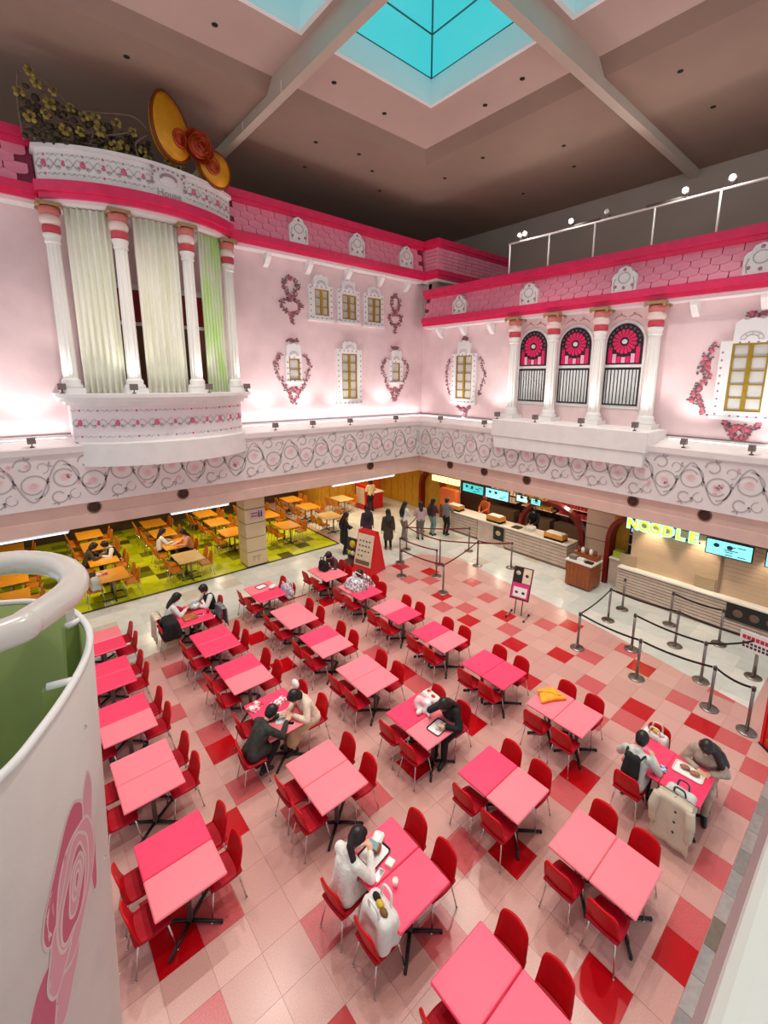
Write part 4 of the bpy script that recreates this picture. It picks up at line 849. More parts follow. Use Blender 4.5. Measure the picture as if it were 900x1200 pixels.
# pillar
pl = tag(link('pillar', None), 'square beige panelled pillar at the edge of the green floor', 'pillar')
m_pil = mat('beige_pillar_panel', C3(212, 186, 148), 0.5, var=0.04, scale=2); m_grv = mat('pillar_groove', C3(60, 40, 28), 0.7)
MB().box(5.86, 6.54, 15.03, 15.7, 0, 2.66).build('core', m_grv, pl)
for k in range(5): MB().bbox(5.83, 6.57, 15.0, 15.73, 0.07 + k * 0.53, 0.57 + k * 0.53, 0.008).build('panel', m_pil, pl)
sg = MB().box(6.0, 6.5, 14.985, 15.0, 1.78, 2.14).build('sign_plate', mat('mauve_sign', C3(206, 168, 176), 0.5), pl)
m_ink = mat('sign_ink', C3(60, 36, 52), 0.6)
b = MB()
for x, dz in ((6.33, 0), (6.42, 0)): b.ball((x, 14.982, 2.05), 0.025, 8, 5, (1, 0.3, 1)).box(x - 0.028, x + 0.028, 14.98, 14.985, 1.84, 2.02)
for q in range(4):
    for w in range(2): b.box(6.05 + q * 0.06, 6.09 + q * 0.06, 14.98, 14.985, 1.98 - w * 0.1, 2.03 - w * 0.1)
tag(b.build('sign_print', m_ink, sg), kind='stuff')
b = MB()
for q in range(2): b.box(6.02 + q * 0.17, 6.15 + q * 0.17, 14.99, 15.0, 0.36, 0.42).box(6.05 + q * 0.17, 6.09 + q * 0.17, 14.99, 15.0, 0.24, 0.34)
tag(b.build('carved_print', mat('pillar_mark', C3(180, 158, 134), 0.6), pl), kind='stuff')
# light strips along the soffit edge
for i, (x0, x1) in enumerate([(-0.6, 0.9), (3.4, 5.2), (9.2, 12.4)]):
    r = thing('soffit_light', 'slim cool white light strip under the left fascia, %s from the left' % nn[i], 'light', (0, 0, 0), 0, 'light strips under the fascia')
    MB().box(x0, x1, YB + 0.05, YB + 0.13, 2.6, 2.65).build('housing', m_white, r); MB().box(x0 + 0.03, x1 - 0.03, YB + 0.03, YB + 0.12, 2.57, 2.6).build('diffuser', mat('cool_light', (0.8, 0.92, 1, 1), 0.4, emit=1.3), r)
for i, (x, y) in enumerate([(0.5, 17), (3, 17), (5.2, 18), (7.5, 17.5), (9.6, 18), (12, 17.2), (2, 20), (6.5, 20.3), (10.5, 20.3), (13.4, 18.5)]):
    lamp('green_area_downlight', 'SPOT', (x, y, 2.68), 135, (1.0, 0.86, 0.58), 0.12, 150, (x, y, 0), 0.8)
# ------------------------------------------------------------------ food counters on the right
m_slat = mat('pale_wood_slat', C3(206, 184, 166), 0.5, var=0.1, scale=4, stretch=(8, 1, 1)); m_slatd = mat('slat_gap', C3(140, 110, 92), 0.7); m_ctop = mat('counter_white', C3(230, 220, 206), 0.35)
def counter(label, y0, y1, xf, depth, n, top=0.95, kind='slat'):
    r = tag(link('food_counter', None), label, 'counter', 'food counters')
    MB().box(xf + 0.03, xf + depth, y0 + 0.02, y1 - 0.02, 0.0, top - 0.05).build('counter_body', m_slatd if kind == 'slat' else m_ctop, r)
    if kind == 'slat':
        for k in range(n):
            z0 = 0.1 + (top - 0.17) * k / n; MB().bbox(xf, xf + 0.03, y0, y1, z0, z0 + (top - 0.17) / n - 0.025, 0.004).build('slat', m_slat, r)
        for k in range(n):
            z0 = 0.1 + (top - 0.17) * k / n; MB().box(xf + 0.03, xf + depth, y0, y0 + 0.02, z0, z0 + (top - 0.17) / n - 0.025).build('slat', m_slat, r)
    else: MB().bbox(xf, xf + 0.03, y0 + 0.01, y1 - 0.01, 0.08, top - 0.06, 0.005).build('front_panel', m_slat, r)
    MB().bbox(xf - 0.04, xf + depth, y0 - 0.02, y1, top - 0.05, top, 0.01).build('countertop', m_ctop, r)
    return r
counter('long slatted food counter with pale top, nearest the brown cart', 7.52, 10.2, 14.45, 0.75, 6)
counter('short plain counter block between the two slatted counters', 10.22, 11.62, 14.45, 0.7, 0, 0.95, 'plain')
counter('slatted food counter beneath the blue menu screens', 11.64, 13.6, 14.45, 0.75, 6)
counter('long slatted noodle counter below the closed shutters', -1.2, 5.55, 14.05, 0.5, 8, 0.94)
counter('short grey counter beside the red arched doorway', 5.42, 6.03, 14.5, 0.5, 0, 0.98, 'plain')
r = tag(link('counter_poster', None), 'dark food poster on the plain counter front', 'poster')
MB().box(14.41, 14.45, 10.25, 10.75, 0.3, 0.85).build('board', m_black, r); b = MB().ball((14.405, 10.5, 0.6), 0.13, 10, 6, (0.1, 1, 0.8)); b.build('bowl_print', mat('poster_food', C3(190, 170, 130), 0.5), r)
r = tag(link('dark_menu_panel', None), 'dark printed menu panel on the noodle counter front at right', 'poster')
MB().box(14.01, 14.05, 1.0, 2.6, 0.42, 0.86).build('board', m_black, r)
for i in range(4): MB().ball((14.005, 1.25 + i * 0.36, 0.64), 0.12, 10, 6, (0.06, 1, 0.9)).build('bowl_print', mat('menu_food', C3(110, 84, 70), 0.5), r)
# wall between the shops, arches
m_cream = mat('cream_wall_board', C3(222, 196, 168), 0.5, var=0.04, scale=2)
sw = tag(MB().box(15.4, 15.6, 5.2, 7.33, 0, 2.72).build('wall_shop', m_slatd), kind='structure')
for k in range(5): MB().bbox(15.37, 15.4, 6.0, 7.33, 0.04 + k * 0.54, 0.55 + k * 0.54, 0.005).build('wall_board', m_cream, sw)
m_arch = mat('dark_red_arch', C3(128, 26, 22), 0.35, var=0.1, scale=3)
def arch(label, x, yc, hw, zs, ztop, th=0.14, dp=0.3):
    P = [(hw, 0)] + [(hw * cos(pi * k / 20), zs + (ztop - zs) * sin(pi * k / 20)) for k in range(21)] + [(-hw, 0)]
    Q = [(hw - th, 0)] + [((hw - th) * cos(pi * k / 20), zs + (ztop - zs - th) * sin(pi * k / 20)) for k in range(21)] + [(-hw + th, 0)]
    rings = [[(x, yc + a[0], a[1]), (x + dp, yc + a[0], a[1]), (x + dp, yc + c[0], c[1]), (x, yc + c[0], c[1])] for a, c in zip(P, Q)]
    return tag(MB().loft(rings, True, True).build('archway', m_arch), label, 'arch')
arch('wide dark red arch over the open kitchen', 15.25, 8.75, 1.4, 0.95, 2.12)
arch('dark red arched doorway beside the noodle shop', 14.5, 5.6, 0.62, 1.5, 2.42, 0.14, 0.5)
arch('tall dark red arch left of the queue, by the yellow wall', 15.55, 15.6, 0.85, 1.3, 2.3, 0.16, 0.3)
tag(MB().box(15.05, 15.1, 5.0, 6.2, 0, 2.6).build('wall_doorway', m_yel), kind='structure')
r = tag(link('drinks_shelf', None), 'dark shelf with a lit screen inside the red arched doorway', 'shelf')
MB().box(14.85, 15.05, 5.1, 5.6, 0.9, 2.3).build('cabinet', m_dark, r)
for k in range(3): MB().box(14.8, 14.86, 5.12, 5.58, 1.1 + k * 0.35, 1.13 + k * 0.35).build('shelf_board', m_slat, r)
MB().box(14.82, 14.85, 5.15, 5.55, 1.9, 2.2).build('screen', mat('shelf_screen', C3(150, 170, 220), 0.3, emit=0.8), r)
tag(MB().bbox(14.55, 14.85, 5.62, 5.95, 0.98, 1.2, 0.01).build('food_box', mat('lime_box', C3(186, 200, 60), 0.5)), 'lime green box on the short grey counter', 'box')
# roller shutters above the noodle counter
m_shut = mat('beige_shutter', C3(208, 176, 142), 0.45, var=0.05, scale=1)
sh = tag(link('roller_shutter', None), 'closed beige roller shutters above the noodle counter', 'shutter')
for k in range(14): MB().bbox(14.3, 14.34, -1.2, 5.3, 0.94 + k * 0.118, 1.053 + k * 0.118, 0.004).build('shutter_slat', m_shut, sh)
MB().box(14.27, 14.32, 2.86, 2.93, 0.94, 2.1).build('guide_rail', m_slatd, sh); MB().box(14.25, 14.6, -1.2, 5.35, 2.5, 2.7).build('header', m_dark, sh)
for y in (2.98, 5.1): MB().box(14.26, 14.3, y, y + 0.5, 0.96, 1.3).build('grey_flap', mat('flap_grey', C3(176, 152, 118), 0.5), sh)
for y in (4.7, 3.4, 1.75, 0.3): lamp('shutter_spot', 'SPOT', (14.0, y, 2.62), 62, (1, 0.84, 0.62), 0.03, 70, (14.3, y, 1.3), 0.7)
# noodle sign: letters on a pale backing
sn = tag(link('shop_sign', None), 'glowing yellow and cyan NOODLE lettering under the right fascia', 'sign')
for dl, m_, xo in ((0.02, mat('sign_cyan', C3(150, 250, 236), 0.4, emit=1.1), 13.96), (0.03, mat('sign_yellow', C3(226, 240, 20), 0.4, emit=0.8), 13.93)):
    for i, ch in enumerate('NOODLE'):
        tm = text_mesh(ch, 0.46 if dl == 0.02 else 0.4, dl, 'letter', 0.03 if dl == 0.02 else 0.008); tm.materials.append(m_)
        link('letter', tm, sn, (xo, 5.2 - i * 0.325, 2.44), Euler((pi / 2, 0, -pi / 2), 'XYZ'))
MB().box(13.99, 14.02, 3.4, 5.4, 2.3, 2.34).build('sign_bar', m_dark, sn)
for yy in (3.6, 5.2): MB().tube([(14.01, yy, 2.32), (14.01, yy, 2.72)], 0.012, 6).build('hanger', m_black, sn)
def screen(label, y0, y1, z0, z1, x, col, prints, seed):
    r = tag(link('menu_screen', None), label, 'screen', 'lit menu screens')
    MB().box(x, x + 0.06, y0, y1, z0, z1).build('casing', m_dark, r)
    for yy in (y0 + 0.15, y1 - 0.15): MB().tube([(x + 0.04, yy, z1), (x + 0.04, yy, 2.72)], 0.012, 6).build('hanger', m_black, r)
    s = MB().box(x - 0.006, x, y0 + 0.025, y1 - 0.025, z0 + 0.025, z1 - 0.025).build('screen_face', mat('screen_%d' % seed, col, 0.3, emit=0.9), r)
    rr = random.Random(seed); b = MB()
    for k in range(prints):
        if k < 2: b.ball((x - 0.007, y1 - 0.25 - k * 0.3, (z0 + z1) / 2 + 0.06), 0.075, 10, 5, (0.05, 1, 0.8))
        else:
            y = y0 + 0.1 + (y1 - y0 - 0.35) * rr.random() * 0.6; z = z0 + 0.06 + (z1 - z0 - 0.14) * rr.random(); b.box(x - 0.009, x - 0.006, y, y + 0.18, z, z + 0.022)
    tag(b.build('screen_print', mat('screen_ink', C3(24, 60, 70), 0.5), r), kind='stuff')
cy_ = C3(130, 222, 230)
screen('cyan menu screen right of the noodle sign', 2.2, 3.26, 2.12, 2.56, 13.95, cy_, 9, 1)
screen('cyan menu screen cut by the right edge of the photo', 0.7, 1.95, 2.12, 2.56, 13.95, cy_, 9, 2)
screen('teal menu screen nearest the yellow sign', 11.72, 12.9, 1.84, 2.24, 14.9, C3(70, 190, 190), 8, 3)
screen('pale blue menu screen, second from the yellow sign', 10.42, 11.62, 1.82, 2.26, 14.9, C3(140, 220, 232), 6, 4)
screen('small white blue screen left end of the wide red arch', 9.55, 10.1, 1.95, 2.24, 14.95, C3(190, 226, 230), 4, 5)
screen('small teal screen at the wide red arch', 9.0, 9.45, 1.95, 2.22, 14.98, C3(120, 214, 214), 4, 6)
r = tag(link('shop_sign', None), 'glowing pale yellow shop sign at the far counter', 'sign')
for yy in (13.5, 14.6): MB().tube([(15.0, yy, 2.24), (15.0, yy, 2.72)], 0.012, 6).build('hanger', m_black, r)
MB().box(14.95, 15.05, 13.2, 14.9, 1.98, 2.24).build('sign_box', mat('yellow_lightbox', C3(255, 240, 160), 0.4, emit=1.5), r)
b = MB()
for k in range(6): b.box(14.94, 14.95, 13.32 + k * 0.26, 13.34 + k * 0.26, 2.03, 2.2).box(14.94, 14.95, 13.32 + k * 0.26, 13.46 + k * 0.26, 2.1, 2.12)
tag(b.build('sign_print', mat('sign_olive', C3(170, 140, 50), 0.5), r), kind='stuff')
# kitchen behind the counters
tag(MB().box(17.4, 17.6, 6.9, 15.2, 0, 2.72).build('wall_kitchen', mat('kitchen_dark', C3(70, 44, 30), 0.6, var=0.3, scale=2)), kind='structure')
kr = random.Random(11)
for i, (y0, y1) in enumerate([(7.7, 9.3), (9.5, 11.0), (11.3, 12.8)]):
    r = tag(link('kitchen_shelf', None), 'dark kitchen shelf of jars, %s from the brown cart' % nn[i], 'shelf', 'kitchen shelves')
    MB().box(16.6, 17.1, y0, y1, 0, 0.9).build('cabinet', mat('kitchen_steel', C3(110, 90, 76), 0.4, 0.4), r)
    for z in (1.25, 1.6, 1.95):
        s = MB().box(16.7, 17.1, y0, y1, z, z + 0.03).build('shelf_board', m_slat, r)
        b = MB()
        y = y0 + 0.06
        while y < y1 - 0.1:
            w = 0.08 + 0.1 * kr.random(); b.box(16.72, 16.95, y, y + w, z + 0.03, z + 0.12 + 0.14 * kr.random()); y += w + 0.03
        tag(b.build('jars', mat('jars_%d_%d' % (i, int(z * 100)), [C3(150, 40, 50), C3(170, 130, 60), C3(190, 170, 150), C3(110, 50, 30)][int(z * 10 + i) % 4], 0.4), s), kind='stuff')
for y in (8.2, 9.8, 11.4, 13.0): lamp('kitchen_lamp', 'POINT', (15.9, y, 2.3), 26, (1, 0.82, 0.6), 0.1)
for y in (8.6, 11.0, 13.0): lamp('counter_downlight', 'SPOT', (14.1, y, 2.66), 60, (1, 0.88, 0.7), 0.06, 120, (14.0, y, 0), 0.8)
for y in (14.3, 16.5): lamp('queue_downlight', 'SPOT', (13.0, y, 2.66), 60, (1, 0.86, 0.62), 0.06, 130, (13.0, y, 0), 0.8)
m_wbox = mat('honey_wood_box', C3(206, 140, 50), 0.5, var=0.12, scale=5); m_wh = mat('white_goods', C3(226, 222, 216), 0.4); m_or = mat('orange_heat', C3(230, 110, 50), 0.5)
def crate(label, x, y, w, d, h, m, extra=None):
    r = tag(link('counter_crate', None), label, 'box', loc := None)
    b = MB().box(x, x + d, y, y + w, 0.95, 0.95 + h * 0.3); b.box(x, x + 0.02, y, y + w, 0.95, 0.95 + h).box(x + d - 0.02, x + d, y, y + w, 0.95, 0.95 + h).box(x + 0.02, x + d - 0.02, y, y + 0.02, 0.95, 0.95 + h).box(x + 0.02, x + d - 0.02, y + w - 0.02, y + w, 0.95, 0.95 + h)
    b.build('crate_body', m, r)
    MB().bbox(x + 0.03, x + d - 0.03, y + 0.05, y + w - 0.05, 0.95 + h * 0.3, 0.95 + h * 1.1, 0.02).build('contents', m_wh, r)
crate('honey wood crate of wrapped trays on the counter near the brown cart', 14.5, 7.75, 0.75, 0.4, 0.24, m_wbox)
crate('honey wood tray stand in the middle of the plain counter', 14.5, 10.5, 0.7, 0.4, 0.26, m_wbox)
crate('honey wood box at the far slatted counter', 14.5, 12.75, 0.7, 0.4, 0.24, m_wbox)
tag(MB().lathe([(0.16, 0.95), (0.2, 1.1), (0.19, 1.13), (0.06, 1.15)], 14.8, 9.25, 14).build('food_pot', m_wh), 'round white pot on the long slatted counter', 'pot')
tag(MB().bbox(14.55, 14.9, 9.65, 10.0, 0.95, 0.975, 0.005).build('payment_tray', m_black), 'flat black payment tray on the long slatted counter', 'tray')
tag(MB().bbox(15.0, 15.3, 13.4, 14.4, 0.9, 1.7, 0.03).build('heat_cabinet', m_or), 'glowing orange heated cabinet behind the far counter', 'cabinet')
# brown cart with a white top
ct = thing('condiment_cart', 'brown wood condiment cart with white top beside the red arch', 'cart', (13.78, 6.54, 0))
m_cart = mat('cart_brown', C3(150, 76, 30), 0.4, var=0.15, scale=3, stretch=(1, 1, 6))
MB().box(-0.36, 0.36, -0.42, 0.42, 0.05, 0.86).build('cart_body', m_cart, ct)
for k in range(6): MB().box(-0.375, -0.36, -0.41 + k * 0.137, -0.28 + k * 0.137, 0.07, 0.85).build('cart_board', m_cart, ct)
for k in range(5): MB().box(-0.35 + k * 0.14, -0.22 + k * 0.14, -0.435, -0.42, 0.07, 0.85).build('cart_board', m_cart, ct)
MB().bbox(-0.4, 0.4, -0.46, 0.46, 0.86, 0.91, 0.008).build('cart_top', m_ctop, ct)
MB().box(0.05, 0.36, -0.4, 0.4, 0.91, 1.08).build('riser', m_cart, ct)
for k in range(5):
    t = tag(MB().lathe([(0.05, 0), (0.06, 0.02), (0.06, 0.13), (0.035, 0.15), (0.035, 0.18)], n=10).build('condiment_jar', m_wh if k % 2 else mat('amber_jar', C3(120, 60, 30), 0.3), None, (13.92, 6.25 + k * 0.14, 1.08)), 'small condiment jar on the brown cart riser, %s from the near end' % nn[k], 'jar', 'condiment jars on the brown cart')
for k in range(3): tag(MB().bbox(-0.09, 0.09, -0.12, 0.12, 0, 0.05 + 0.04 * k, 0.005).build('cutlery_tray', [m_dark, m_wh, mat('grey_tray', C3(120, 110, 104), 0.5)][k], None, (13.58, 6.26 + k * 0.27, 0.91)), ['dark cutlery tray at the near end of the brown cart', 'white cutlery tray in the middle of the brown cart', 'grey cutlery tray at the far end of the brown cart'][k], 'tray')
# ------------------------------------------------------------------ queue barriers
m_belt = mat('dark_belt', C3(34, 18, 20), 0.6); m_beltr = mat('maroon_belt', C3(120, 10, 30), 0.6)
ST = thing('queue_post', 'p', 'barrier')
MB().lathe([(0.175, 0.0), (0.175, 0.012), (0.15, 0.025), (0.04, 0.04)], n=22).build('post_base', m_metal, ST)
MB().lathe([(0.031, 0.035), (0.031, 0.9)], n=12).build('pole', m_metal, ST)
MB().lathe([(0.036, 0.9), (0.038, 0.905), (0.038, 0.97), (0.03, 0.985)], n=12).build('belt_head', mat('dark_steel', C3(90, 80, 78), 0.35, 0.8), ST)
ST_u = [False]
QL = [(9.62, 10.98), (10.35, 11.9), (11.4, 12.72), (9.81, 9.17), (10.55, 10.2), (11.34, 10.8), (12.33, 9.84), (13.12, 8.92), (13.2, 11.0), (13.37, 13.95)]
QLn = ['nearest the red A-frame', 'second behind the red A-frame', 'third behind the red A-frame', 'at the corner on the pink floor by the tables', 'second along the rope on the red tile', 'in the middle of the left queue', 'at the near turn of the left queue', 'at the right corner of the left queue', 'before the far slatted counter', 'farthest, by the dark red arch']
QR = [(10.24, 4.83), (12.19, 4.93), (13.15, 4.94), (11.24, 3.89), (13.29, 3.69), (12.26, 3.22), (13.22, 2.49), (10.16, 3.34), (11.18, 2.33), (10.30, 1.93), (12.26, 1.57), (10.12, 1.25)]
QRn = ['at the left corner of the right queue on the pink floor', 'second along the far rope of the right queue', 'nearest the short grey counter', 'middle of the right queue, on the pink and white edge', 'before the noodle counter, left', 'middle rope of the right queue', 'before the noodle counter by the notice', 'on the red tile with a shiny base', 'middle right of the right queue', 'near the long haired woman', 'below the notice board', 'at the right edge by the red stand']
for nmx, Q, N_ in (('left', QL, QLn), ('right', QR, QRn)):
    for (x, y), n_ in zip(Q, N_): place(ST, ST_u, (x, y, 0), 0, 'steel queue post %s' % n_, 'steel queue posts')
def belt(p, q, m, label):
    a, c_ = Vector((p[0], p[1], 0.945)), Vector((q[0], q[1], 0.945)); n = (c_ - a).normalized().cross(Vector((0, 0, 1))); a2 = a + (c_ - a).normalized() * 0.045; c2 = c_ - (c_ - a).normalized() * 0.045
    rings = []
    for k in range(9):
        t = k / 8; s_ = a2.lerp(c2, t) - Vector((0, 0, 0.05 * 4 * t * (1 - t))); rings.append([s_ + n * 0.004 + Vector((0, 0, 0.024)), s_ - n * 0.004 + Vector((0, 0, 0.024)), s_ - n * 0.004 - Vector((0, 0, 0.024)), s_ + n * 0.004 - Vector((0, 0, 0.024))])
    tag(MB().loft(rings, True, True).build('barrier_belt', m), label, 'belt', 'queue barrier belts')
for i, (a, c_) in enumerate([(0, 3), (3, 6), (6, 7), (1, 4), (4, 6), (1, 5), (2, 5), (5, 7), (2, 8), (9, 2)]):
    if (a, c_) in ((4, 6), (1, 5)): continue
    belt(QL[a], QL[c_], m_beltr, 'maroon belt ending at the post %s' % QLn[c_] if i not in (3, 4, 7) else ['', '', '', 'maroon belt running back from the corner post to the middle of left queue', 'maroon belt crossing the left queue to its near turn', '', '', 'maroon belt nearest the slatted counters'][i])
for a, c_ in [(0, 1), (0, 7), (7, 9), (9, 11), (1, 5), (5, 10), (3, 8), (4, 6), (8, 10)]:
    belt(QR[a], QR[c_], m_belt, 'black belt ending at the post %s' % QRn[c_] if a != 8 else 'black belt of the nearer rope ending at the post below the notice board')
# notice hung on the right queue
nt_ = tag(link('notice_board', None), 'white notice with red lettering hung in the right queue', 'sign')
MB().box(-0.02, 0.0, -0.36, 0.36, 0.0, 0.5).build('board', m_white, nt_)
b = MB()
for k in range(7): b.box(-0.024, -0.02, 0.24 - k * 0.085, 0.31 - k * 0.085, 0.3, 0.4)
tag(b.build('red_print', mat('notice_red', C3(206, 24, 70), 0.5), nt_), kind='stuff')
b = MB()
for w in range(2):
    for k in range(8): b.box(-0.024, -0.02, 0.25 - k * 0.075, 0.3 - k * 0.075, 0.08 + w * 0.09, 0.14 + w * 0.09)
tag(b.build('dark_print', m_ink, nt_), kind='stuff')
MB().box(0.0, 0.03, -0.02, 0.02, -0.6, 0.5).build('holder', m_metal, nt_)
nt_.location = (12.2, 1.55, 0.62); nt_.rotation_euler = (0, radians(-8), radians(-6))
# red A-frame sign, easel sign, red stand at the right edge
m_signred = mat('sign_red', C3(214, 14, 20), 0.35); m_poster = mat('poster_cream', C3(220, 200, 172), 0.5, var=0.06, scale=6)
af = thing('a_frame_sign', 'red A-frame stand with cream menu poster by the queue', 'sign', (9.05, 12.1, 0), radians(14))
def leaf(sg_): return MB().loft([[(-0.4 * sg_ - 0.03, -0.42, 0.0), (-0.4 * sg_ + 0.03, -0.42, 0.0), (-0.4 * sg_ + 0.03, 0.42, 0.0), (-0.4 * sg_ - 0.03, 0.42, 0.0)], [(-0.06 * sg_ - 0.03, -0.38, 1.5), (-0.06 * sg_ + 0.03, -0.38, 1.5), (-0.06 * sg_ + 0.03, 0.38, 1.5), (-0.06 * sg_ - 0.03, 0.38, 1.5)]], True, True)
leaf(1).build('front_board', m_signred, af); leaf(-1).build('rear_board', m_signred, af)
for s_ in (-1, 1): MB().loft([[(-0.38, s_ * 0.4, 0.02), (0.38, s_ * 0.4, 0.02), (0.05, s_ * 0.37, 1.45), (-0.05, s_ * 0.37, 1.45)], [(-0.38, s_ * 0.42, 0.02), (0.38, s_ * 0.42, 0.02), (0.05, s_ * 0.39, 1.45), (-0.05, s_ * 0.39, 1.45)]], True, True).build('side_board', m_signred, af)
po = MB().loft([[(-0.37, -0.37, 0.3), (-0.37, 0.37, 0.3), (-0.115, 0.35, 1.38), (-0.115, -0.35, 1.38)], [(-0.385, -0.37, 0.3), (-0.385, 0.37, 0.3), (-0.13, 0.35, 1.38), (-0.13, -0.35, 1.38)]], True, True).build('poster', m_poster, af)
b = MB()
for r_ in range(4):
    for k in range(4 if r_ < 3 else 2):
        z = 1.15 - 0.17 * r_; x = -0.385 + 0.255 * (z - 0.3) / 1.08 - 0.006; y = 0.22 - 0.14 * k; b.ball((x, y, z), 0.045, 8, 5, (0.3, 1, 0.8))
b.box(-0.39, -0.35, -0.3, 0.3, 0.36, 0.5)
tag(b.build('menu_print', mat('menu_print', C3(120, 90, 76), 0.5), po), kind='stuff')
es = thing('easel_sign', 'easel sign with dark and pink posters on the pink floor', 'sign', (10.4, 6.75, 0), radians(14))
for s_ in (-1, 1):
    MB().tube([(0.0, s_ * 0.1, 0.05), (0.1, s_ * 0.1, 0.6)], 0.014, 6).build('leg', m_black, es)
    MB().tube([(-0.22, s_ * 0.26, 0.03), (0.2, s_ * 0.26, 0.03)], 0.016, 6).tube([(0, s_ * 0.1, 0.06), (0, s_ * 0.26, 0.03)], 0.014, 6).build('foot', m_chrome, es)
    for x in (-0.22, 0.2): MB().lathe([(0.03, 0.0), (0.03, 0.05)], x, s_ * 0.26, 8).build('castor', m_black, es)
def inc(y0, y1, t0, t1, off, th=0.012):
    f = lambda y, t, o: (0.04 + 0.32 * t - o, y, 0.5 + 0.88 * t + o * 0.3)
    return MB().loft([[f(y0, t0, off), f(y1, t0, off), f(y1, t1, off), f(y0, t1, off)], [f(y0, t0, off + th), f(y1, t0, off + th), f(y1, t1, off + th), f(y0, t1, off + th)]], True, True)
inc(-0.28, 0.28, 0, 1, 0.0, 0.025).build('board', mat('easel_maroon', C3(90, 14, 24), 0.5), es)
inc(-0.25, 0.25, 0.05, 0.5, 0.026).build('pink_poster', mat('pink_poster', C3(214, 40, 110), 0.5), es); inc(-0.2, 0.2, 0.09, 0.38, 0.04, 0.006).build('white_poster', m_wh, es)
inc(0.01, 0.25, 0.52, 0.97, 0.026).build('dark_poster', m_dark, es); inc(-0.25, -0.01, 0.52, 0.97, 0.026).build('cream_poster', m_poster, es)
b = MB()
for y, t in ((0.1, 0.22), (-0.1, 0.22), (-0.13, 0.76)): b.ball((0.04 + 0.32 * t - 0.05, y, 0.5 + 0.88 * t + 0.012), 0.05, 8, 5, (0.2, 1, 1))
b.build('dark_print', m_ink, es)
b = MB().ball((0.04 + 0.32 * 0.8 - 0.045, 0.13, 0.5 + 0.88 * 0.8 + 0.012), 0.075, 10, 6, (0.2, 1, 1)); b.build('bowl_print', m_poster, es)
rs_ = thing('red_stand', 'red display stand cut by the right edge of the photo', 'stand', (9.95, 1.0, 0), radians(-42))
MB().box(0.0, 0.08, -1.1, 0.0, 0.0, 1.25).build('side_panel', m_signred, rs_); MB().box(-0.02, 0.0, -0.06, 0.0, 0, 1.3).build('edge_post', m_signred, rs_); MB().box(-0.012, 0.0, -1.0, -0.12, 0.4, 1.2).build('cream_panel', m_poster, rs_)
MB().box(-0.03, 0.1, -1.1, 0.02, 0.0, 0.03).build('plinth', m_black, rs_); MB().ball((-0.01, -0.2, 0.2), 0.07, 10, 6, (0.2, 1.3, 0.7)).build('gold_mark', m_gold, rs_)
# kiosk and shelves by the orange wall
r = thing('red_kiosk', 'red framed kiosk in the far corner by the orange wall', 'kiosk', (14.0, 18.6, 0))
MB().box(-0.6, -0.5, -0.5, 0.5, 0, 1.3).build('frame', m_signred, r); MB().box(-0.63, -0.6, -0.35, 0.35, 0.3, 1.15).build('cream_panel', m_poster, r); MB().box(-0.5, 0.5, -0.5, 0.5, 0, 0.85).build('counter_body', m_signred, r); MB().box(-0.55, 0.55, -0.55, 0.55, 0.85, 0.9).build('countertop', m_ctop, r)
# rack of round display items in front of the A-frame
r = thing('menu_rack', 'low rack with round yellow and white samples beside the A-frame', 'rack', (8.75, 12.75, 0), radians(10))
MB().box(-0.3, 0.3, -0.25, 0.25, 0, 0.25).build('rack_base', mat('rack_brown', C3(90, 50, 40), 0.6), r); MB().box(0.1, 0.16, -0.3, 0.3, 0.25, 1.05).build('rack_back', mat('rack_dark', C3(50, 34, 28), 0.6), r)
for k in range(3): MB().ball((0.07, -0.16 + 0.16 * k, 0.5), 0.09, 12, 8, (0.6, 1, 1)).build('sample', m_wh if k % 2 else mat('yellow_sample', C3(206, 180, 40), 0.5), r)
MB().ball((0.07, 0.0, 0.85), 0.14, 14, 8, (0.5, 1, 1)).build('sample', mat('yellow_sample', C3(206, 180, 40), 0.5), r)
# ------------------------------------------------------------------ foreground: curved stair parapet with tube handrail, right parapet
m_par = mat('parapet_greige', C3(206, 192, 186), 0.6, var=0.04, scale=3, bump=0.15, bscale=60); m_grn = mat('olive_stair_paint', C3(150, 166, 98), 0.6, var=0.1, scale=2); m_rail = mat('cream_tube', C3(224, 214, 206), 0.22, var=0.06, scale=3, coat=0.4)
rimpts = [(-2.2, 1.02), (-1.4, 1.12), (-0.75, 1.22), (-0.40, 1.36), (-0.14, 1.58), (-0.03, 1.74), (0.075, 1.95), (0.145, 2.15), (0.175, 2.33), (0.165, 2.5), (0.125, 2.66), (0.04, 2.82), (-0.08, 2.93), (-0.3, 3.02), (-0.7, 3.06), (-2.2, 3.06)]
rim = [(p.x, p.y) for p in catmull([(x, y, 0) for x, y in rimpts], 6)]
def offs(P, d):
    out = []
    for i in range(len(P)):
        a, c_ = P[max(0, i - 1)], P[min(len(P) - 1, i + 1)]; tx, ty = c_[0] - a[0], c_[1] - a[1]; l = math.hypot(tx, ty); out.append((P[i][0] - ty / l * d, P[i][1] + tx / l * d))
    return out
pw = tag(link('stair_parapet', None), 'curved greige stair parapet with green inside, at the left foreground', 'parapet')
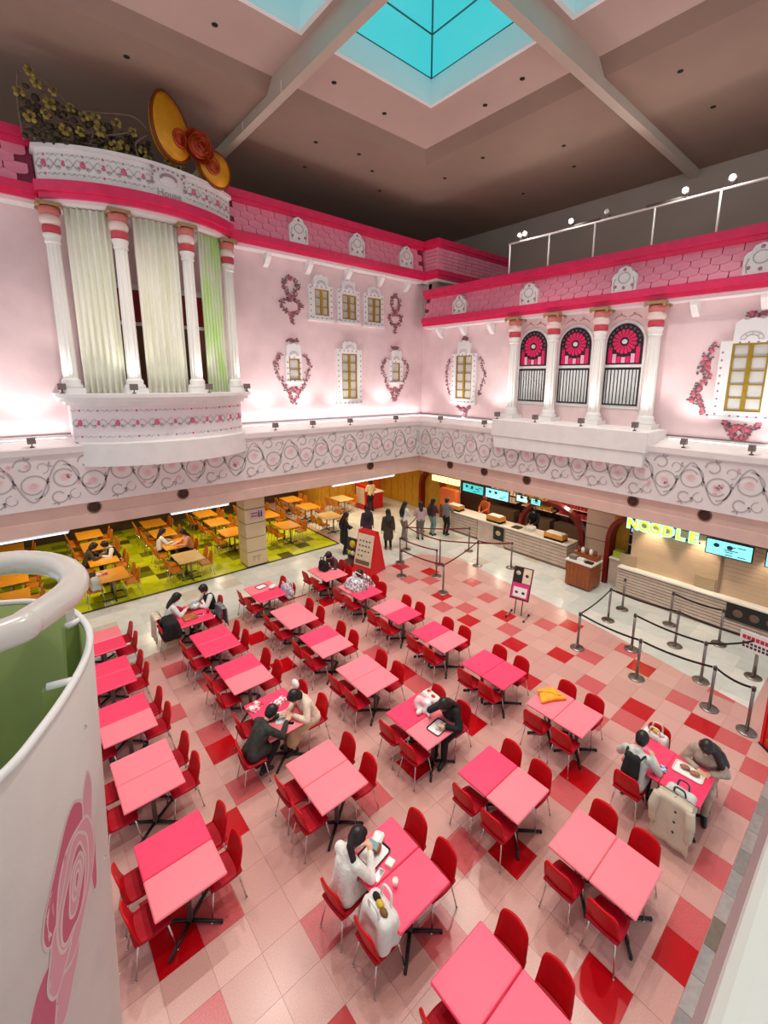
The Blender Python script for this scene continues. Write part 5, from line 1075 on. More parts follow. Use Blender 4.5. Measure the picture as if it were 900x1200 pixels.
def shell(o0, o1, zs0, zs1, m, name, tp=0.045):
    # wall between two offsets; outer face leans inward towards the bottom
    rings = []
    A0, A1 = offs(rim, o0), offs(rim, o1)
    b = MB(); b.smooth = True; lv = [zs1 + (zs0 - zs1) * k / 8 for k in range(9)]
    n = len(rim); V = []; F = []
    for A_ in (A0, A1):
        for z in lv:
            sh = offs(A_, (5.6 - z) * tp); V += [(x, y, z) for x, y in sh]
    for s_ in range(2):
        o_ = s_ * 9 * n
        for k in range(8):
            for i in range(n - 1): F.append((o_ + k * n + i, o_ + k * n + i + 1, o_ + (k + 1) * n + i + 1, o_ + (k + 1) * n + i))
    for i in range(n - 1): F.append((i, i + 1, 9 * n + i + 1, 9 * n + i)); F.append((8 * n + i, 8 * n + i + 1, 17 * n + i + 1, 17 * n + i))
    b.add(V, F); return b.build(name, m, pw)
outer = shell(0.0, 0.02, 0.0, 5.57, m_par, 'outer_skin')
shell(0.022, 0.03, 0.0, 5.57, m_grn, 'inner_skin')
b = MB(); b.tube([(x, y, 5.58) for x, y in offs(rim, 0.012)], 0.014, 8); b.build('rim_cap', m_white, pw)
MB().prism(offs(rim, 0.14), 4.35, 4.4).build('landing', m_grn, pw)
for k in range(5): MB().prism([(p[0] * 1.0 - 0.18 * k - 0.62, p[1]) for p in [(0.2, 1.5), (0.45, 1.9), (0.45, 2.6), (0.2, 2.9)]], 4.4, 4.5 + 0.02 * k).build('step', m_grn, pw)
for (x0, y0, x1, y1) in ((-0.01, 2.0, 0.075, 1.98), (0.09, 2.47, 0.15, 2.5)):
    d = Vector((x1 - x0, y1 - y0, 0)).normalized(); n = Vector((-d.y, d.x, 0)) * 0.012
    q = [(x0 - n.x, y0 - n.y), (x1 - n.x, y1 - n.y), (x1 + n.x, y1 + n.y), (x0 + n.x, y0 + n.y)]
    f_ = MB().loft([[(x - 0.075, y, 4.6) for x, y in q], [(x - 0.012, y, 5.57) for x, y in q]], True, True).build('stiffener', m_grn, pw); MB().tube([(x0, y0, 5.575), (x1, y1, 5.575)], 0.016, 6).build('stiffener_cap', m_white, f_)
hr = tag(link('stair_handrail', None), 'cream tube handrail curling round the stair parapet', 'handrail')
tb = [(-2.2, 1.72), (-1.2, 1.78), (-0.5, 1.86), (-0.1, 1.95), (-0.03, 2.0), (0.05, 2.1), (0.11, 2.2), (0.135, 2.32), (0.12, 2.46), (0.075, 2.58), (0.0, 2.68), (-0.1, 2.74), (-0.5, 2.82), (-1.2, 2.85), (-2.2, 2.85)]
MB().tube(catmull([(x, y, 5.85) for x, y in tb], 8), 0.055, 16).build('rail_tube', m_rail, hr)
MB().box(0.095, 0.13, 2.5, 2.53, 5.57, 5.82).build('rail_post', m_rail, hr)
MB().box(-0.2, -0.16, 2.74, 2.77, 5.5, 5.82).build('rail_post', m_rail, hr)
# big rose printed on the outer skin: thin plates that follow the curve
rl_i = [i for i, p in enumerate(rim)]
acc = [0.0]
for i in range(1, len(rim)): acc.append(acc[-1] + math.hypot(rim[i][0] - rim[i - 1][0], rim[i][1] - rim[i - 1][1]))
def skin(s_, z, o):
    for i in range(1, len(acc)):
        if acc[i] >= s_: break
    t = (s_ - acc[i - 1]) / (acc[i] - acc[i - 1]); P = offs(rim[i - 2:i + 2], (5.6 - z) * 0.045 - o)
    return (P[1][0] + (P[2][0] - P[1][0]) * t, P[1][1] + (P[2][1] - P[1][1]) * t, z)
def plate(poly, o, m, name, th=0.002):
    c_ = (sum(p[0] for p in poly) / len(poly), sum(p[1] for p in poly) / len(poly)); n = len(poly); V = []; F = []
    lv = (0.0, 0.2, 0.4, 0.6, 0.8, 1.0)
    for oo in (o, o + th):
        for t in lv[1:]: V += [skin(c_[0] + (s_ - c_[0]) * t, c_[1] + (z - c_[1]) * t, oo) for s_, z in poly]
        V.append(skin(c_[0], c_[1], oo))
    st = 5 * n + 1
    for k in range(n):
        j = (k + 1) % n
        F += [(st + 5 * n, st + k, st + j), (4 * n + k, st + 4 * n + k, st + 4 * n + j, 4 * n + j)] + [(st + q * n + k, st + (q + 1) * n + k, st + (q + 1) * n + j, st + q * n + j) for q in range(4)]
    return MB().add(V, F).build(name, m, outer)
m_r1 = mat('printed_rose_dark', C3(196, 92, 116), 0.6); m_r2 = mat('printed_rose_mid', C3(214, 150, 160), 0.6); m_r3 = mat('printed_rose_outline', C3(214, 190, 184), 0.6)
def blob(cs, cz, rs_, rz_, tilt, ph, wob=0.08, n=44):
    out = []
    for k in range(n):
        a = 2 * pi * k / n; r_ = 1 + wob * sin(3 * a + ph) + wob * 0.5 * sin(5 * a + 2 * ph); x = rs_ * r_ * cos(a); z = rz_ * r_ * sin(a); out.append((cs + x * cos(tilt) - z * sin(tilt), cz + x * sin(tilt) + z * cos(tilt)))
    return out
o_ = 0.001
def petal(cs, cz, a, b_, tilt, ph, m, k):
    plate(blob(cs, cz, a + 0.012, b_ + 0.012, tilt, ph), 0.0005 + 0.0002 * k, m_r3, 'petal_outline', 0.0001); plate(blob(cs, cz, a, b_, tilt, ph), 0.00062 + 0.0002 * k, m, 'petal_print', 0.0001)
for k, (cs, cz, a, b_, tl, ph, m) in enumerate([(2.24, 4.60, 0.10, 0.16, -0.5, 1, m_r1), (2.36, 4.57, 0.07, 0.14, -0.5, 0, m_r2), (2.60, 5.0, 0.06, 0.15, -0.4, 2, m_r2), (2.63, 4.78, 0.035, 0.16, 0.0, 0, m_r1), (2.42, 4.98, 0.10, 0.2, -0.75, 1, m_r1), (2.47, 4.82, 0.155, 0.23, -0.45, 0.6, m_r2), (2.33, 4.72, 0.07, 0.12, -0.3, 1.4, m_r2), (2.46, 4.84, 0.115, 0.17, -0.45, 1.8, m_r2), (2.455, 4.82, 0.085, 0.14, -0.45, 2.5, m_r1), (2.47, 4.84, 0.05, 0.095, -0.4, 0.3, m_r2), (2.475, 4.85, 0.028, 0.055, -0.4, 1, m_r2), (2.475, 4.85, 0.009, 0.025, -0.4, 1, m_r1)]):
    petal(cs, cz, a, b_, tl, ph, m, k)
for (s_, z) in ((2.78, 4.594), (2.946, 3.705), (2.664, 5.352)): b = MB(); b.ball(skin(s_, z, 0.0), 0.008, 8, 6); b.build('rivet', m_chrome, outer)
# right foreground parapet of the upper floor
pr = tag(link('balcony_parapet', None), 'white balcony parapet at the lower right corner, out of focus close by', 'parapet')
b = MB(); prof = [(0.09, 4.3), (0.09, 5.55), (0.083, 5.575), (0.065, 5.592), (0.04, 5.6), (-0.16, 5.6), (-0.185, 5.59), (-0.2, 5.56), (-0.2, 4.3)]
b.loft([[(0.45, y, z) for y, z in prof], [(9.0, y, z) for y, z in prof]], True, True); b.build('parapet_wall', mat('parapet_white', C3(226, 230, 224), 0.45, var=0.04, scale=2), pr)
# ------------------------------------------------------------------ people
DG = bpy.context.evaluated_depsgraph_get
def caps(mb, chain, n=10):
    """chain of (point, radius): tapered limbs with round joints"""
    for i, (p, r_) in enumerate(chain):
        mb.ball(p, r_, n, 6)
        if i: mb.tube([chain[i - 1][0], p], [chain[i - 1][1], r_], n)
def skinned(mb, name, m, parent, vox, smooth=2):
    me = mb.mesh(name, m); o = bpy.data.objects.new(name, me); COL.objects.link(o)
    md = o.modifiers.new('r', 'REMESH'); md.mode = 'VOXEL'; md.voxel_size = vox; md.use_smooth_shade = True
    if smooth: s_ = o.modifiers.new('s', 'SMOOTH'); s_.iterations = smooth; s_.factor = 0.5
    me2 = bpy.data.meshes.new_from_object(o.evaluated_get(DG())); o.modifiers.clear(); o.data = me2; me2.name = name; bpy.data.meshes.remove(me)
    o.parent = parent; return o
def ik(a, c_, l1, l2, pole):
    a, c_ = Vector(a), Vector(c_); d = c_ - a; L_ = min(d.length, (l1 + l2) * 0.999); d = d.normalized(); c_ = a + d * L_
    x = (l1 * l1 - l2 * l2 + L_ * L_) / (2 * L_); h = sqrt(max(0, l1 * l1 - x * x)); p = Vector(pole); p = (p - d * p.dot(d)).normalized(); return a + d * x + p * h, c_
M_SKIN = mat('skin', C3(226, 172, 142), 0.5); M_HAIR = mat('black_hair', C3(22, 16, 16), 0.4, var=0.4, scale=20); M_EYE = mat('dark_eye', C3(20, 14, 12), 0.3); M_LIP = mat('lips', C3(190, 90, 90), 0.5)
def person(label, loc, rz, sit=True, lean=0.2, head=(0.3, 0.0), hands=((0.42, 0.12, 0.76), (0.42, -0.12, 0.76)), top=None, bottom=None, shoes=None, hair='long', hairm=None, skirt=False, coat=False, vest=None, vox=0.018, h=1.0, feet=None, extra=None, band=False):
    R_ = thing('person', label, 'person', loc, rz); hairm = hairm or M_HAIR; shoes = shoes or m_black
    pel = Vector((0.0, 0, 0.55 if sit else 0.90 * h)); up = Vector((sin(lean), 0, cos(lean))); fw = Vector((cos(lean), 0, -sin(lean))); S_ = Vector((0, 1, 0))
    waist = pel + up * 0.17; chest = pel + up * 0.34 + fw * 0.01; nb = pel + up * 0.475; hp, hy = head
    hup = Vector((sin(lean + hp * 0.6), 0, cos(lean + hp * 0.6))); neck = nb + hup * 0.07
    ha = lean + hp; Hm = Matrix.Rotation(hy, 3, 'Z') @ Matrix.Rotation(ha, 3, 'Y'); hc = neck + Hm @ Vector((0.025, 0, 0.105))
    HP = lambda x, y, z: hc + Hm @ Vector((x, y, z))
    sh = [nb - up * 0.045 + S_ * 0.165 * s_ for s_ in (1, -1)]
    arms = []
    for i, s_ in enumerate((1, -1)):
        el, ha_ = ik(sh[i], hands[i], 0.27, 0.25, (-0.25, s_ * 0.7, -0.6)); arms.append((sh[i], el, ha_))
    legs = []
    for s_ in (1, -1):
        hip = pel + S_ * 0.09 * s_ - Vector((0, 0, 0.03))
        if sit:
            f_ = (feet or ((0.42, 0.1), (0.42, -0.1)))[0 if s_ > 0 else 1]; kn = Vector((0.42, 0.1 * s_ * 1.1, 0.50)); an = Vector((f_[0], f_[1], 0.09)); 
            if (an - kn).length > 0.43: an = kn + (an - kn).normalized() * 0.43
        else:
            f_ = (feet or ((0.03, 0.09), (-0.03, -0.09)))[0 if s_ > 0 else 1]; an = Vector((f_[0], f_[1], 0.085)); kn, an = ik(hip, an, 0.40 * h, 0.42 * h, (1, 0, 0))
        legs.append((hip, kn, an, an + Vector((0.15, 0.02 * s_, -0.055))))
    # one continuous body
    b = MB()
    b.ball(HP(0, 0, 0.02), 0.1, 14, 10, (0.92, 0.8, 1.08)); b.ball(HP(0.028, 0, -0.055), 0.058, 10, 8, (1, 0.9, 1)); b.tube([HP(0.088, 0, 0.0), HP(0.106, 0, -0.03)], [0.009, 0.015], 6); b.ball(HP(0.1, 0, -0.033), 0.015, 8, 6)
    for s_ in (1, -1): b.ball(HP(-0.005, s_ * 0.082, -0.01), 0.022, 8, 6, (0.7, 0.5, 1.2))
    caps(b, [(neck + Hm @ Vector((0, 0, 0.03)), 0.046), (nb - up * 0.03, 0.055)]); caps(b, [(sh[0] - S_ * 0.03, 0.055), (nb - up * 0.05, 0.075), (sh[1] + S_ * 0.03, 0.055)])
    caps(b, [(chest + S_ * 0.05, 0.095), (waist + S_ * 0.045, 0.085), (pel + S_ * 0.06, 0.1)]); caps(b, [(chest - S_ * 0.05, 0.095), (waist - S_ * 0.045, 0.085), (pel - S_ * 0.06, 0.1)])
    for i, (a, e, w) in enumerate(arms):
        caps(b, [(a, 0.046), (a.lerp(e, 0.4), 0.043), (e, 0.035), (w, 0.025)])
        d = (w - e).normalized(); sd = d.cross(Vector((0, 0, 1))); sd = sd.normalized() if sd.length > 0.1 else S_.copy(); nrm = sd.cross(d); s_ = 1 if i == 0 else -1
        cen = w + d * 0.045
        for q in (-0.022, 0, 0.022): caps(b, [(w + sd * q * 0.6, 0.018), (w + d * 0.085 + sd * q * 1.2, 0.015)], 8)
        for q, ln in ((-0.033, 0.06), (-0.011, 0.075), (0.011, 0.072), (0.033, 0.055)):
            k0 = w + d * 0.085 + sd * q; k1 = k0 + d * ln * 0.5 + sd * q * 0.12 - nrm * 0.008; k2 = k1 + d * ln * 0.45 - nrm * 0.022; caps(b, [(k0, 0.0095), (k1, 0.0088), (k2, 0.0075)], 7)
        t0 = w + d * 0.03 + sd * (-0.024 * s_); t1 = t0 + d * 0.03 - sd * 0.03 * s_ - nrm * 0.012; t2 = t1 + d * 0.03 - sd * 0.008 * s_ - nrm * 0.01; caps(b, [(t0, 0.012), (t1, 0.0105), (t2, 0.0085)], 7)
    for (hip, kn, an, toe) in legs: caps(b, [(hip, 0.085), (hip.lerp(kn, 0.5), 0.072), (kn, 0.054), (kn.lerp(an, 0.35), 0.052), (an, 0.036)]); caps(b, [(an, 0.036), (an - Vector((0.03, 0, 0.04)), 0.035)]); caps(b, [(an - Vector((0, 0, 0.03)), 0.036), (toe, 0.028)])
    body = skinned(b, 'body', M_SKIN, R_, min(vox, 0.0125) if vox <= 0.0125 else vox, 2)
    e = MB()
    for s_ in (1, -1): q = MB(); q.ball(HP(0.086, s_ * 0.032, 0.008), 0.011, 8, 6); q.build('eye', M_EYE, body)
    q = MB(); q.tube([HP(0.084, -0.018, -0.06), HP(0.09, 0, -0.062), HP(0.084, 0.018, -0.06)], 0.006, 6); q.build('mouth', M_LIP, body)
    # hair
    b = MB(); b.ball(HP(-0.016, 0, 0.035), 0.113, 14, 10, (0.98, 0.9, 1.05)); b.ball(HP(-0.045, 0, -0.02), 0.09, 12, 8, (0.8, 0.95, 1.1)); b.ball(HP(0.045, 0, 0.085), 0.062, 10, 8, (0.9, 1.2, 0.7))
    if hair in ('long', 'mid', 'pony', 'bob'):
        for s_ in (1, -1): caps(b, [(HP(0.015, s_ * 0.078, 0.05), 0.03), (HP(-0.015, s_ * 0.088, -0.03), 0.028), (HP(-0.03, s_ * 0.08, -0.1), 0.024)] if hair != 'pony' else [(HP(0.03, s_ * 0.07, 0.05), 0.034), (HP(-0.03, s_ * 0.08, 0.0), 0.03)])
    if hair == 'long':
        bk = chest - fw * (0.165 if coat else 0.145)
        for q in (-0.07, -0.025, 0.025, 0.07): caps(b, [(HP(-0.06, q * 0.9, -0.02), 0.045), (nb - fw * 0.1 + S_ * q * 1.1, 0.042), (bk + S_ * q * 1.2 - up * 0.02, 0.05), (bk + S_ * q - up * 0.2, 0.024)])
    if extra == 'side':
        for q, o2 in ((0.15, 0.03), (0.19, -0.03), (0.13, -0.09)): caps(b, [(HP(-0.04 + o2 * 0.3, 0.07, 0.0), 0.055), (nb + S_ * q + fw * (0.03 + o2) + up * 0.03, 0.06), (nb + S_ * (q + 0.07) + fw * (0.03 + o2) - up * 0.15, 0.06), (nb + S_ * (q + 0.08) + fw * o2 - up * 0.42, 0.03)])
    if hair == 'mid':
        for q in (-0.05, 0, 0.05): caps(b, [(HP(-0.06, q, -0.02), 0.05), (nb - fw * 0.075 + S_ * q * 1.1, 0.036), (nb - fw * 0.1 - up * 0.1 + S_ * q, 0.022)])
    if hair == 'bob': b.ball(HP(-0.04, 0, -0.06), 0.1, 12, 8, (0.85, 1.05, 0.8))
    if hair == 'pony':
        caps(b, [(HP(-0.1, 0, 0.03), 0.04), (HP(-0.12, -0.05, -0.06), 0.045), (nb - fw * 0.02 - S_ * 0.12 - up * 0.02, 0.04), (nb + fw * 0.04 - S_ * 0.15 - up * 0.16, 0.032), (nb + fw * 0.06 - S_ * 0.15 - up * 0.28, 0.012)])
    # carve the face opening by keeping hair behind the brow: shell is shifted back instead
    hr_ = skinned(b, 'hair', hairm, R_, max(0.013, vox * 0.9), 3)
    if band:
        q = MB(); q.tube([HP(0.02 , 0.118 * cos(a), 0.04 + 0.125 * sin(a)) for a in [pi * k / 12 for k in range(13)]], 0.014, 6); q.build('hair_band', m_white, hr_)
    # garments
    if top:
        b = MB(); cr = 0.128 if coat else 0.118
        caps(b, [(sh[0] - S_ * 0.02, 0.07), (nb - up * 0.06, 0.085), (sh[1] + S_ * 0.02, 0.07)]); caps(b, [(chest + S_ * 0.055, cr), (waist + S_ * 0.05, cr * 0.92), (pel + S_ * 0.065 + up * 0.0, cr * 1.0)]); caps(b, [(chest - S_ * 0.055, cr), (waist - S_ * 0.05, cr * 0.92), (pel - S_ * 0.065, cr * 1.0)])
        b.ball(nb + up * 0.0, 0.075, 10, 6)
        if coat and not sit: caps(b, [(pel + S_ * 0.06, 0.13), (pel - Vector((0.01, -0.07, 0.38)), 0.14)]); caps(b, [(pel - S_ * 0.06, 0.13), (pel - Vector((0.01, 0.07, 0.38)), 0.14)])
        if coat and sit:
            for s_ in (1, -1): caps(b, [(pel + S_ * 0.08 * s_, 0.125), (pel + Vector((0.22, 0.1 * s_, 0.0)), 0.1)])
        for (a, e_, w) in arms: caps(b, [(a, 0.072), (a.lerp(e_, 0.5), 0.066), (e_, 0.06), (e_.lerp(w, 0.6), 0.052), (w - (w - e_).normalized() * 0.01, 0.045)])
        skinned(b, 'jacket', top, R_, vox * 1.15, 2)
    if vest:
        b = MB(); cr = 0.138
        caps(b, [(chest + S_ * 0.05, cr), (waist + S_ * 0.05, cr * 0.92), (pel + S_ * 0.055 + up * 0.05, cr)]); caps(b, [(chest - S_ * 0.05, cr), (waist - S_ * 0.05, cr * 0.92), (pel - S_ * 0.055 + up * 0.05, cr)]); caps(b, [(sh[0] - S_ * 0.06, 0.08), (sh[1] + S_ * 0.06, 0.08)])
        skinned(b, 'vest', vest, R_, vox * 1.15, 2)
    if bottom:
        b = MB(); caps(b, [(pel + S_ * 0.06, 0.115), (pel - S_ * 0.06, 0.115)])
        for (hip, kn, an, toe) in legs:
            if skirt: caps(b, [(hip, 0.115), (hip.lerp(kn, 0.6), 0.12), (kn, 0.11), (kn.lerp(an, 0.55) + Vector((0.02, 0, 0)), 0.12)])
            else: caps(b, [(hip, 0.1), (hip.lerp(kn, 0.5), 0.088), (kn, 0.07), (kn.lerp(an, 0.5), 0.064), (an + Vector((0, 0, 0.02)), 0.055)])
        if skirt: a, c_ = legs[0][1], legs[1][1]; caps(b, [(a, 0.11), ((a + c_) / 2, 0.11), (c_, 0.11)])
        skinned(b, 'skirt' if skirt else 'trousers', bottom, R_, vox * 1.15, 2)
    for (hip, kn, an, toe) in legs:
        b = MB(); caps(b, [(an - Vector((0.045, 0, 0.035)), 0.047), (an + Vector((0.02, 0, -0.02)), 0.05), (toe + Vector((0, 0, 0.004)), 0.04)]); s_ = skinned(b, 'shoe', shoes, R_, 0.02, 1)
    return R_
F_white = mat('fluffy_white_knit', C3(234, 232, 224), 0.9, var=0.1, scale=14, bump=0.8, bscale=40, sheen=0.5); F_dgrey = mat('dark_grey_wool', C3(52, 50, 46), 0.85, var=0.25, scale=12, bump=0.4, bscale=30); F_cream = mat('cream_fleece', C3(232, 208, 186), 0.9, var=0.12, scale=10, bump=0.5, bscale=30); F_beige = mat('beige_skirt', C3(214, 184, 140), 0.8, var=0.15, scale=6)
F_black = mat('black_cloth', C3(18, 17, 18), 0.8, var=0.3, scale=10); F_leo = mat('maroon_white_pattern', C3(226, 214, 214), 0.8, col2=C3(110, 20, 44), scale=13, detail=1); F_wpat = mat('white_grey_pattern', C3(228, 222, 224), 0.8, col2=C3(130, 110, 124), scale=16, detail=1)
F_gw = mat('grey_white_jacket', C3(204, 204, 198), 0.8, var=0.12, scale=8); F_tan = mat('taupe_coat', C3(176, 156, 140), 0.85, var=0.2, scale=9, bump=0.4, bscale=24); F_plaid = mat('grey_plaid', C3(140, 140, 140), 0.8, col2=C3(90, 92, 94), scale=22, detail=0); F_ltan = mat('light_beige_coat', C3(206, 190, 168), 0.85, var=0.08, scale=4, bump=0.3, bscale=20)
F_teal = mat('teal_trousers', C3(110, 150, 146), 0.8); F_mar = mat('maroon_top', C3(84, 36, 46), 0.8); F_gry = mat('grey_jacket', C3(110, 106, 104), 0.8, var=0.1, scale=8); F_olive = mat('dark_olive_coat', C3(66, 54, 40), 0.8, var=0.25, scale=8); F_wht = mat('white_cloth', C3(226, 222, 216), 0.8, var=0.08, scale=8); F_org = mat('orange_uniform', C3(200, 96, 40), 0.7); F_jean = mat('pale_jeans', C3(190, 196, 198), 0.8); F_taup = mat('taupe_trousers', C3(134, 118, 106), 0.8); F_blush = mat('blush_top', C3(226, 160, 130), 0.8)
M_BRH = mat('dark_brown_hair', C3(34, 22, 18), 0.4, var=0.4, scale=20)
NV = 0.0125; FV = 0.022
def at_seat(key, dx=0.0, dz=0.0):
    x, y, rz = SEAT[key]; return (x + dx * cos(rz), y + dx * sin(rz), dz), rz
l, a = at_seat((1, 3.45, 'Lf'), -0.02); person('person in a fluffy white cardigan with a black ponytail, looking at a phone', l, a, lean=0.22, head=(0.45, -0.15), hands=((0.36, 0.06, 0.86), (0.36, -0.10, 0.86)), top=F_white, bottom=F_jean, shoes=F_wht, hair='pony', coat=True, vox=NV)
l, a = at_seat((1, 6.91, 'Ln'), -0.02); person('person in a dark grey jacket leaning over the table beside the person in cream', l, a + radians(16), lean=0.62, head=(0.25, 0.1), hands=((0.62, 0.1, 0.80), (0.62, -0.14, 0.80)), top=F_dgrey, bottom=F_black, hair='short', coat=True, vox=NV, feet=((0.16, 0.1), (0.06, -0.12)))
l, a = at_seat((1, 6.91, 'Rn'), 0.02); person('person in a cream fleece and beige skirt opposite the dark grey jacket', l, a - radians(4), lean=0.42, head=(0.5, 0.1), hands=((0.4, 0.14, 0.80), (0.42, -0.05, 0.80)), top=F_cream, bottom=F_beige, skirt=True, hair='bob', coat=True, vox=NV)
l, a = at_seat((2, 5.05, 'Rn'), 0.04); person('person in black with long black hair, head propped on one hand above a tray', l, a + radians(6), lean=0.4, head=(0.4, 0.0), hands=((0.42, 0.12, 0.80), (0.30, -0.06, 1.05)), top=F_black, bottom=F_black, hair='long', vox=NV)
l, a = at_seat((1, 11.62, 'Lf'), 0.02); person('person in white with black hair tied low, at the table next to the white aisle', l, a, lean=0.3, head=(0.3, 0.0), hands=((0.42, 0.1, 0.80), (0.42, -0.12, 0.80)), top=F_wht, bottom=F_wht, hair='mid', vox=FV)
l, a = at_seat((1, 11.62, 'Rf'), 0.02); person('person in a black vest over white sleeves with a grey plaid skirt', l, a, lean=0.18, head=(0.35, 0.0), hands=((0.4, 0.1, 0.80), (0.42, -0.14, 0.80)), top=F_wht, vest=F_black, bottom=F_plaid, skirt=True, hair='short', hairm=M_BRH, vox=FV)
l, a = at_seat((3, 11.55, 'Rf'), 0.0); person('person with short dark hair in a dark top behind the black bag', l, a, lean=0.35, head=(0.4, 0.0), hands=((0.4, 0.1, 0.78), (0.4, -0.12, 0.78)), top=F_mar, bottom=F_black, hair='short', hairm=M_BRH, vox=FV)
l, a = at_seat((3, 9.93, 'Rf'), 0.0); person('person bent over in a maroon and white patterned coat with a white hair band', l, a + radians(4), lean=0.55, head=(0.3, 0.0), hands=((0.5, 0.12, 0.80), (0.5, -0.12, 0.80)), top=F_leo, bottom=F_leo, skirt=True, hair='short', coat=True, vox=FV, band=True)
l, a = at_seat((3, 1.75, 'Lf'), 0.0); person('person in a grey white jacket with a black pack, back to the camera', l, a, lean=0.35, head=(0.25, 0.0), hands=((0.44, 0.14, 0.80), (0.44, -0.14, 0.80)), top=F_gw, bottom=F_black, hair='short', coat=True, vox=NV)
bp = tag(link('backpack', None), 'black backpack worn by the person in the grey white jacket', 'bag', None); bp.location = l; bp.rotation_euler = (0, 0, a)
b = MB(); caps(b, [((-0.03, 0.05, 1.0), 0.065), ((-0.105, 0.06, 0.74), 0.078)]); caps(b, [((-0.03, -0.05, 1.0), 0.065), ((-0.105, -0.06, 0.74), 0.078)]); skinned(b, 'pack', F_black, bp, 0.02)
MB().tube(catmull([(-0.08, 0.1, 1.0), (0.1, 0.13, 1.02), (0.15, 0.14, 0.85)], 4), 0.016, 6).build('strap', F_black, bp); MB().tube(catmull([(-0.08, -0.1, 1.0), (0.1, -0.13, 1.02), (0.15, -0.14, 0.85)], 4), 0.016, 6).build('strap', F_black, bp)
l, a = at_seat((3, 1.75, 'Rn'), 0.0); person('person in a taupe coat with long dark hair, at the far right table', l, a + radians(8), lean=0.3, head=(0.4, 0.0), hands=((0.3, 0.1, 0.74), (0.3, -0.08, 0.74)), top=F_tan, bottom=F_tan, hair='long', hairm=M_BRH, coat=True, vox=NV, extra='side')
def gseat(i, j, s_, hh): x, y = SEAT[('g', i, j, s_, hh)]; return (x, y, 0), (0 if s_ < 0 else pi)
l, a = gseat(1, 1, -1, 1); person('person with dark hair and dark clothes, left seat at the orange table behind the handrail', l, a, lean=0.3, head=(0.4, 0), top=F_olive, bottom=F_black, hair='bob', vox=FV)
l, a = gseat(1, 1, 1, 1); person('person in a dark vest with pale sleeves, right seat at the orange table', l, a, lean=0.4, head=(0.3, 0), top=F_wht, vest=F_black, bottom=F_black, hair='short', vox=FV)
l, a = gseat(2, 1, -1, 1); person('person in a pale blouse with black hair, left seat at the table with a tray', l, a, lean=0.15, head=(0.2, 0), top=F_wht, bottom=F_black, hair='mid', vox=FV)
l, a = gseat(2, 1, 1, -1); person('person in a blush top with black hair, right seat at the table with a tray', l, a, lean=0.2, head=(0.35, 0), top=F_blush, bottom=F_black, hair='mid', vox=FV)
ST_H = ((0.24, 0.1, 1.0), (0.24, -0.1, 1.0)); DN = ((0.05, 0.26, 0.78), (0.05, -0.26, 0.78))
person('person dressed all in black standing at the edge of the green floor', (9.25, 13.95, 0), radians(-10), sit=False, lean=0.04, head=(0.3, 0), hands=((0.3, 0.05, 1.05), (0.3, -0.08, 1.05)), top=F_black, bottom=F_black, hair='long', coat=True, vox=FV)
person('person in a long dark olive coat standing right of the red A-frame', (10.84, 13.19, 0), radians(60), sit=False, lean=0.03, head=(0.1, 0), hands=DN, top=F_olive, bottom=F_black, shoes=mat('red_shoe', C3(150, 20, 30), 0.5), hair='long', coat=True, vox=FV)
person('person in a white top and taupe trousers, queueing left of the dark arch', (12.05, 13.65, 0), radians(10), sit=False, lean=0.05, head=(0.2, 0), hands=((0.3, 0.1, 1.0), (0.3, -0.1, 1.0)), top=F_wht, bottom=F_taup, hair='long', vox=FV)
person('person in a grey skirt standing behind the one in taupe trousers', (12.62, 13.2, 0), radians(60), sit=False, lean=0.03, head=(0.1, 0), hands=ST_H, top=mat('pink_grey_knit', C3(190, 160, 160), 0.8), bottom=F_gry, hair='mid', vox=FV)
person('person in a maroon top and pale teal trousers with a dark backpack', (13.39, 13.28, 0), radians(5), sit=False, lean=0.04, head=(0.1, 0), hands=ST_H, top=F_mar, bottom=F_teal, hair='mid', vox=FV)
b = MB(); caps(b, [((-0.17, 0.05, 1.3), 0.07), ((-0.2, 0.05, 1.02), 0.09)]); caps(b, [((-0.17, -0.05, 1.3), 0.07), ((-0.2, -0.05, 1.02), 0.09)])
o = skinned(b, 'backpack', F_black, None, 0.022); o.location = (13.39, 13.28, 0); o.rotation_euler = (0, 0, radians(5)); tag(o, 'dark backpack on the person in teal trousers', 'bag')
person('person in a grey jacket and dark trousers at the far counter', (13.85, 12.9, 0), radians(10), sit=False, lean=0.05, head=(0.15, 0), hands=((0.32, 0.12, 1.15), (0.3, -0.1, 1.1)), top=F_gry, bottom=F_black, hair='short', vox=FV)
person('person in a dark hat and tan top at the red kiosk', (13.55, 17.9, 0), radians(80), sit=False, lean=0.05, head=(0.2, 0), hands=ST_H, top=F_beige, bottom=F_black, hair='bob', vox=FV)
person('person with dark hair passing behind the red A-frame', (10.55, 14.2, 0), radians(70), sit=False, lean=0.02, head=(0.1, 0), hands=DN, top=mat('plum_coat', C3(70, 40, 60), 0.8), bottom=F_black, hair='long', coat=True, vox=FV, h=0.98)
person('staff person in an orange uniform behind the far counter', (15.6, 12.1, 0), radians(185), sit=False, lean=0.1, head=(0.3, 0), hands=((0.36, 0.1, 1.02), (0.36, -0.1, 1.02)), top=F_org, bottom=F_black, hair='short', hairm=mat('cap_red', C3(150, 40, 30), 0.7), vox=FV)
person('staff person in dark clothes behind the long slatted counter', (15.75, 9.7, 0), radians(190), sit=False, lean=0.1, head=(0.3, 0), hands=((0.36, 0.1, 1.02), (0.36, -0.1, 1.02)), top=F_black, bottom=F_black, hair='bob', vox=FV)
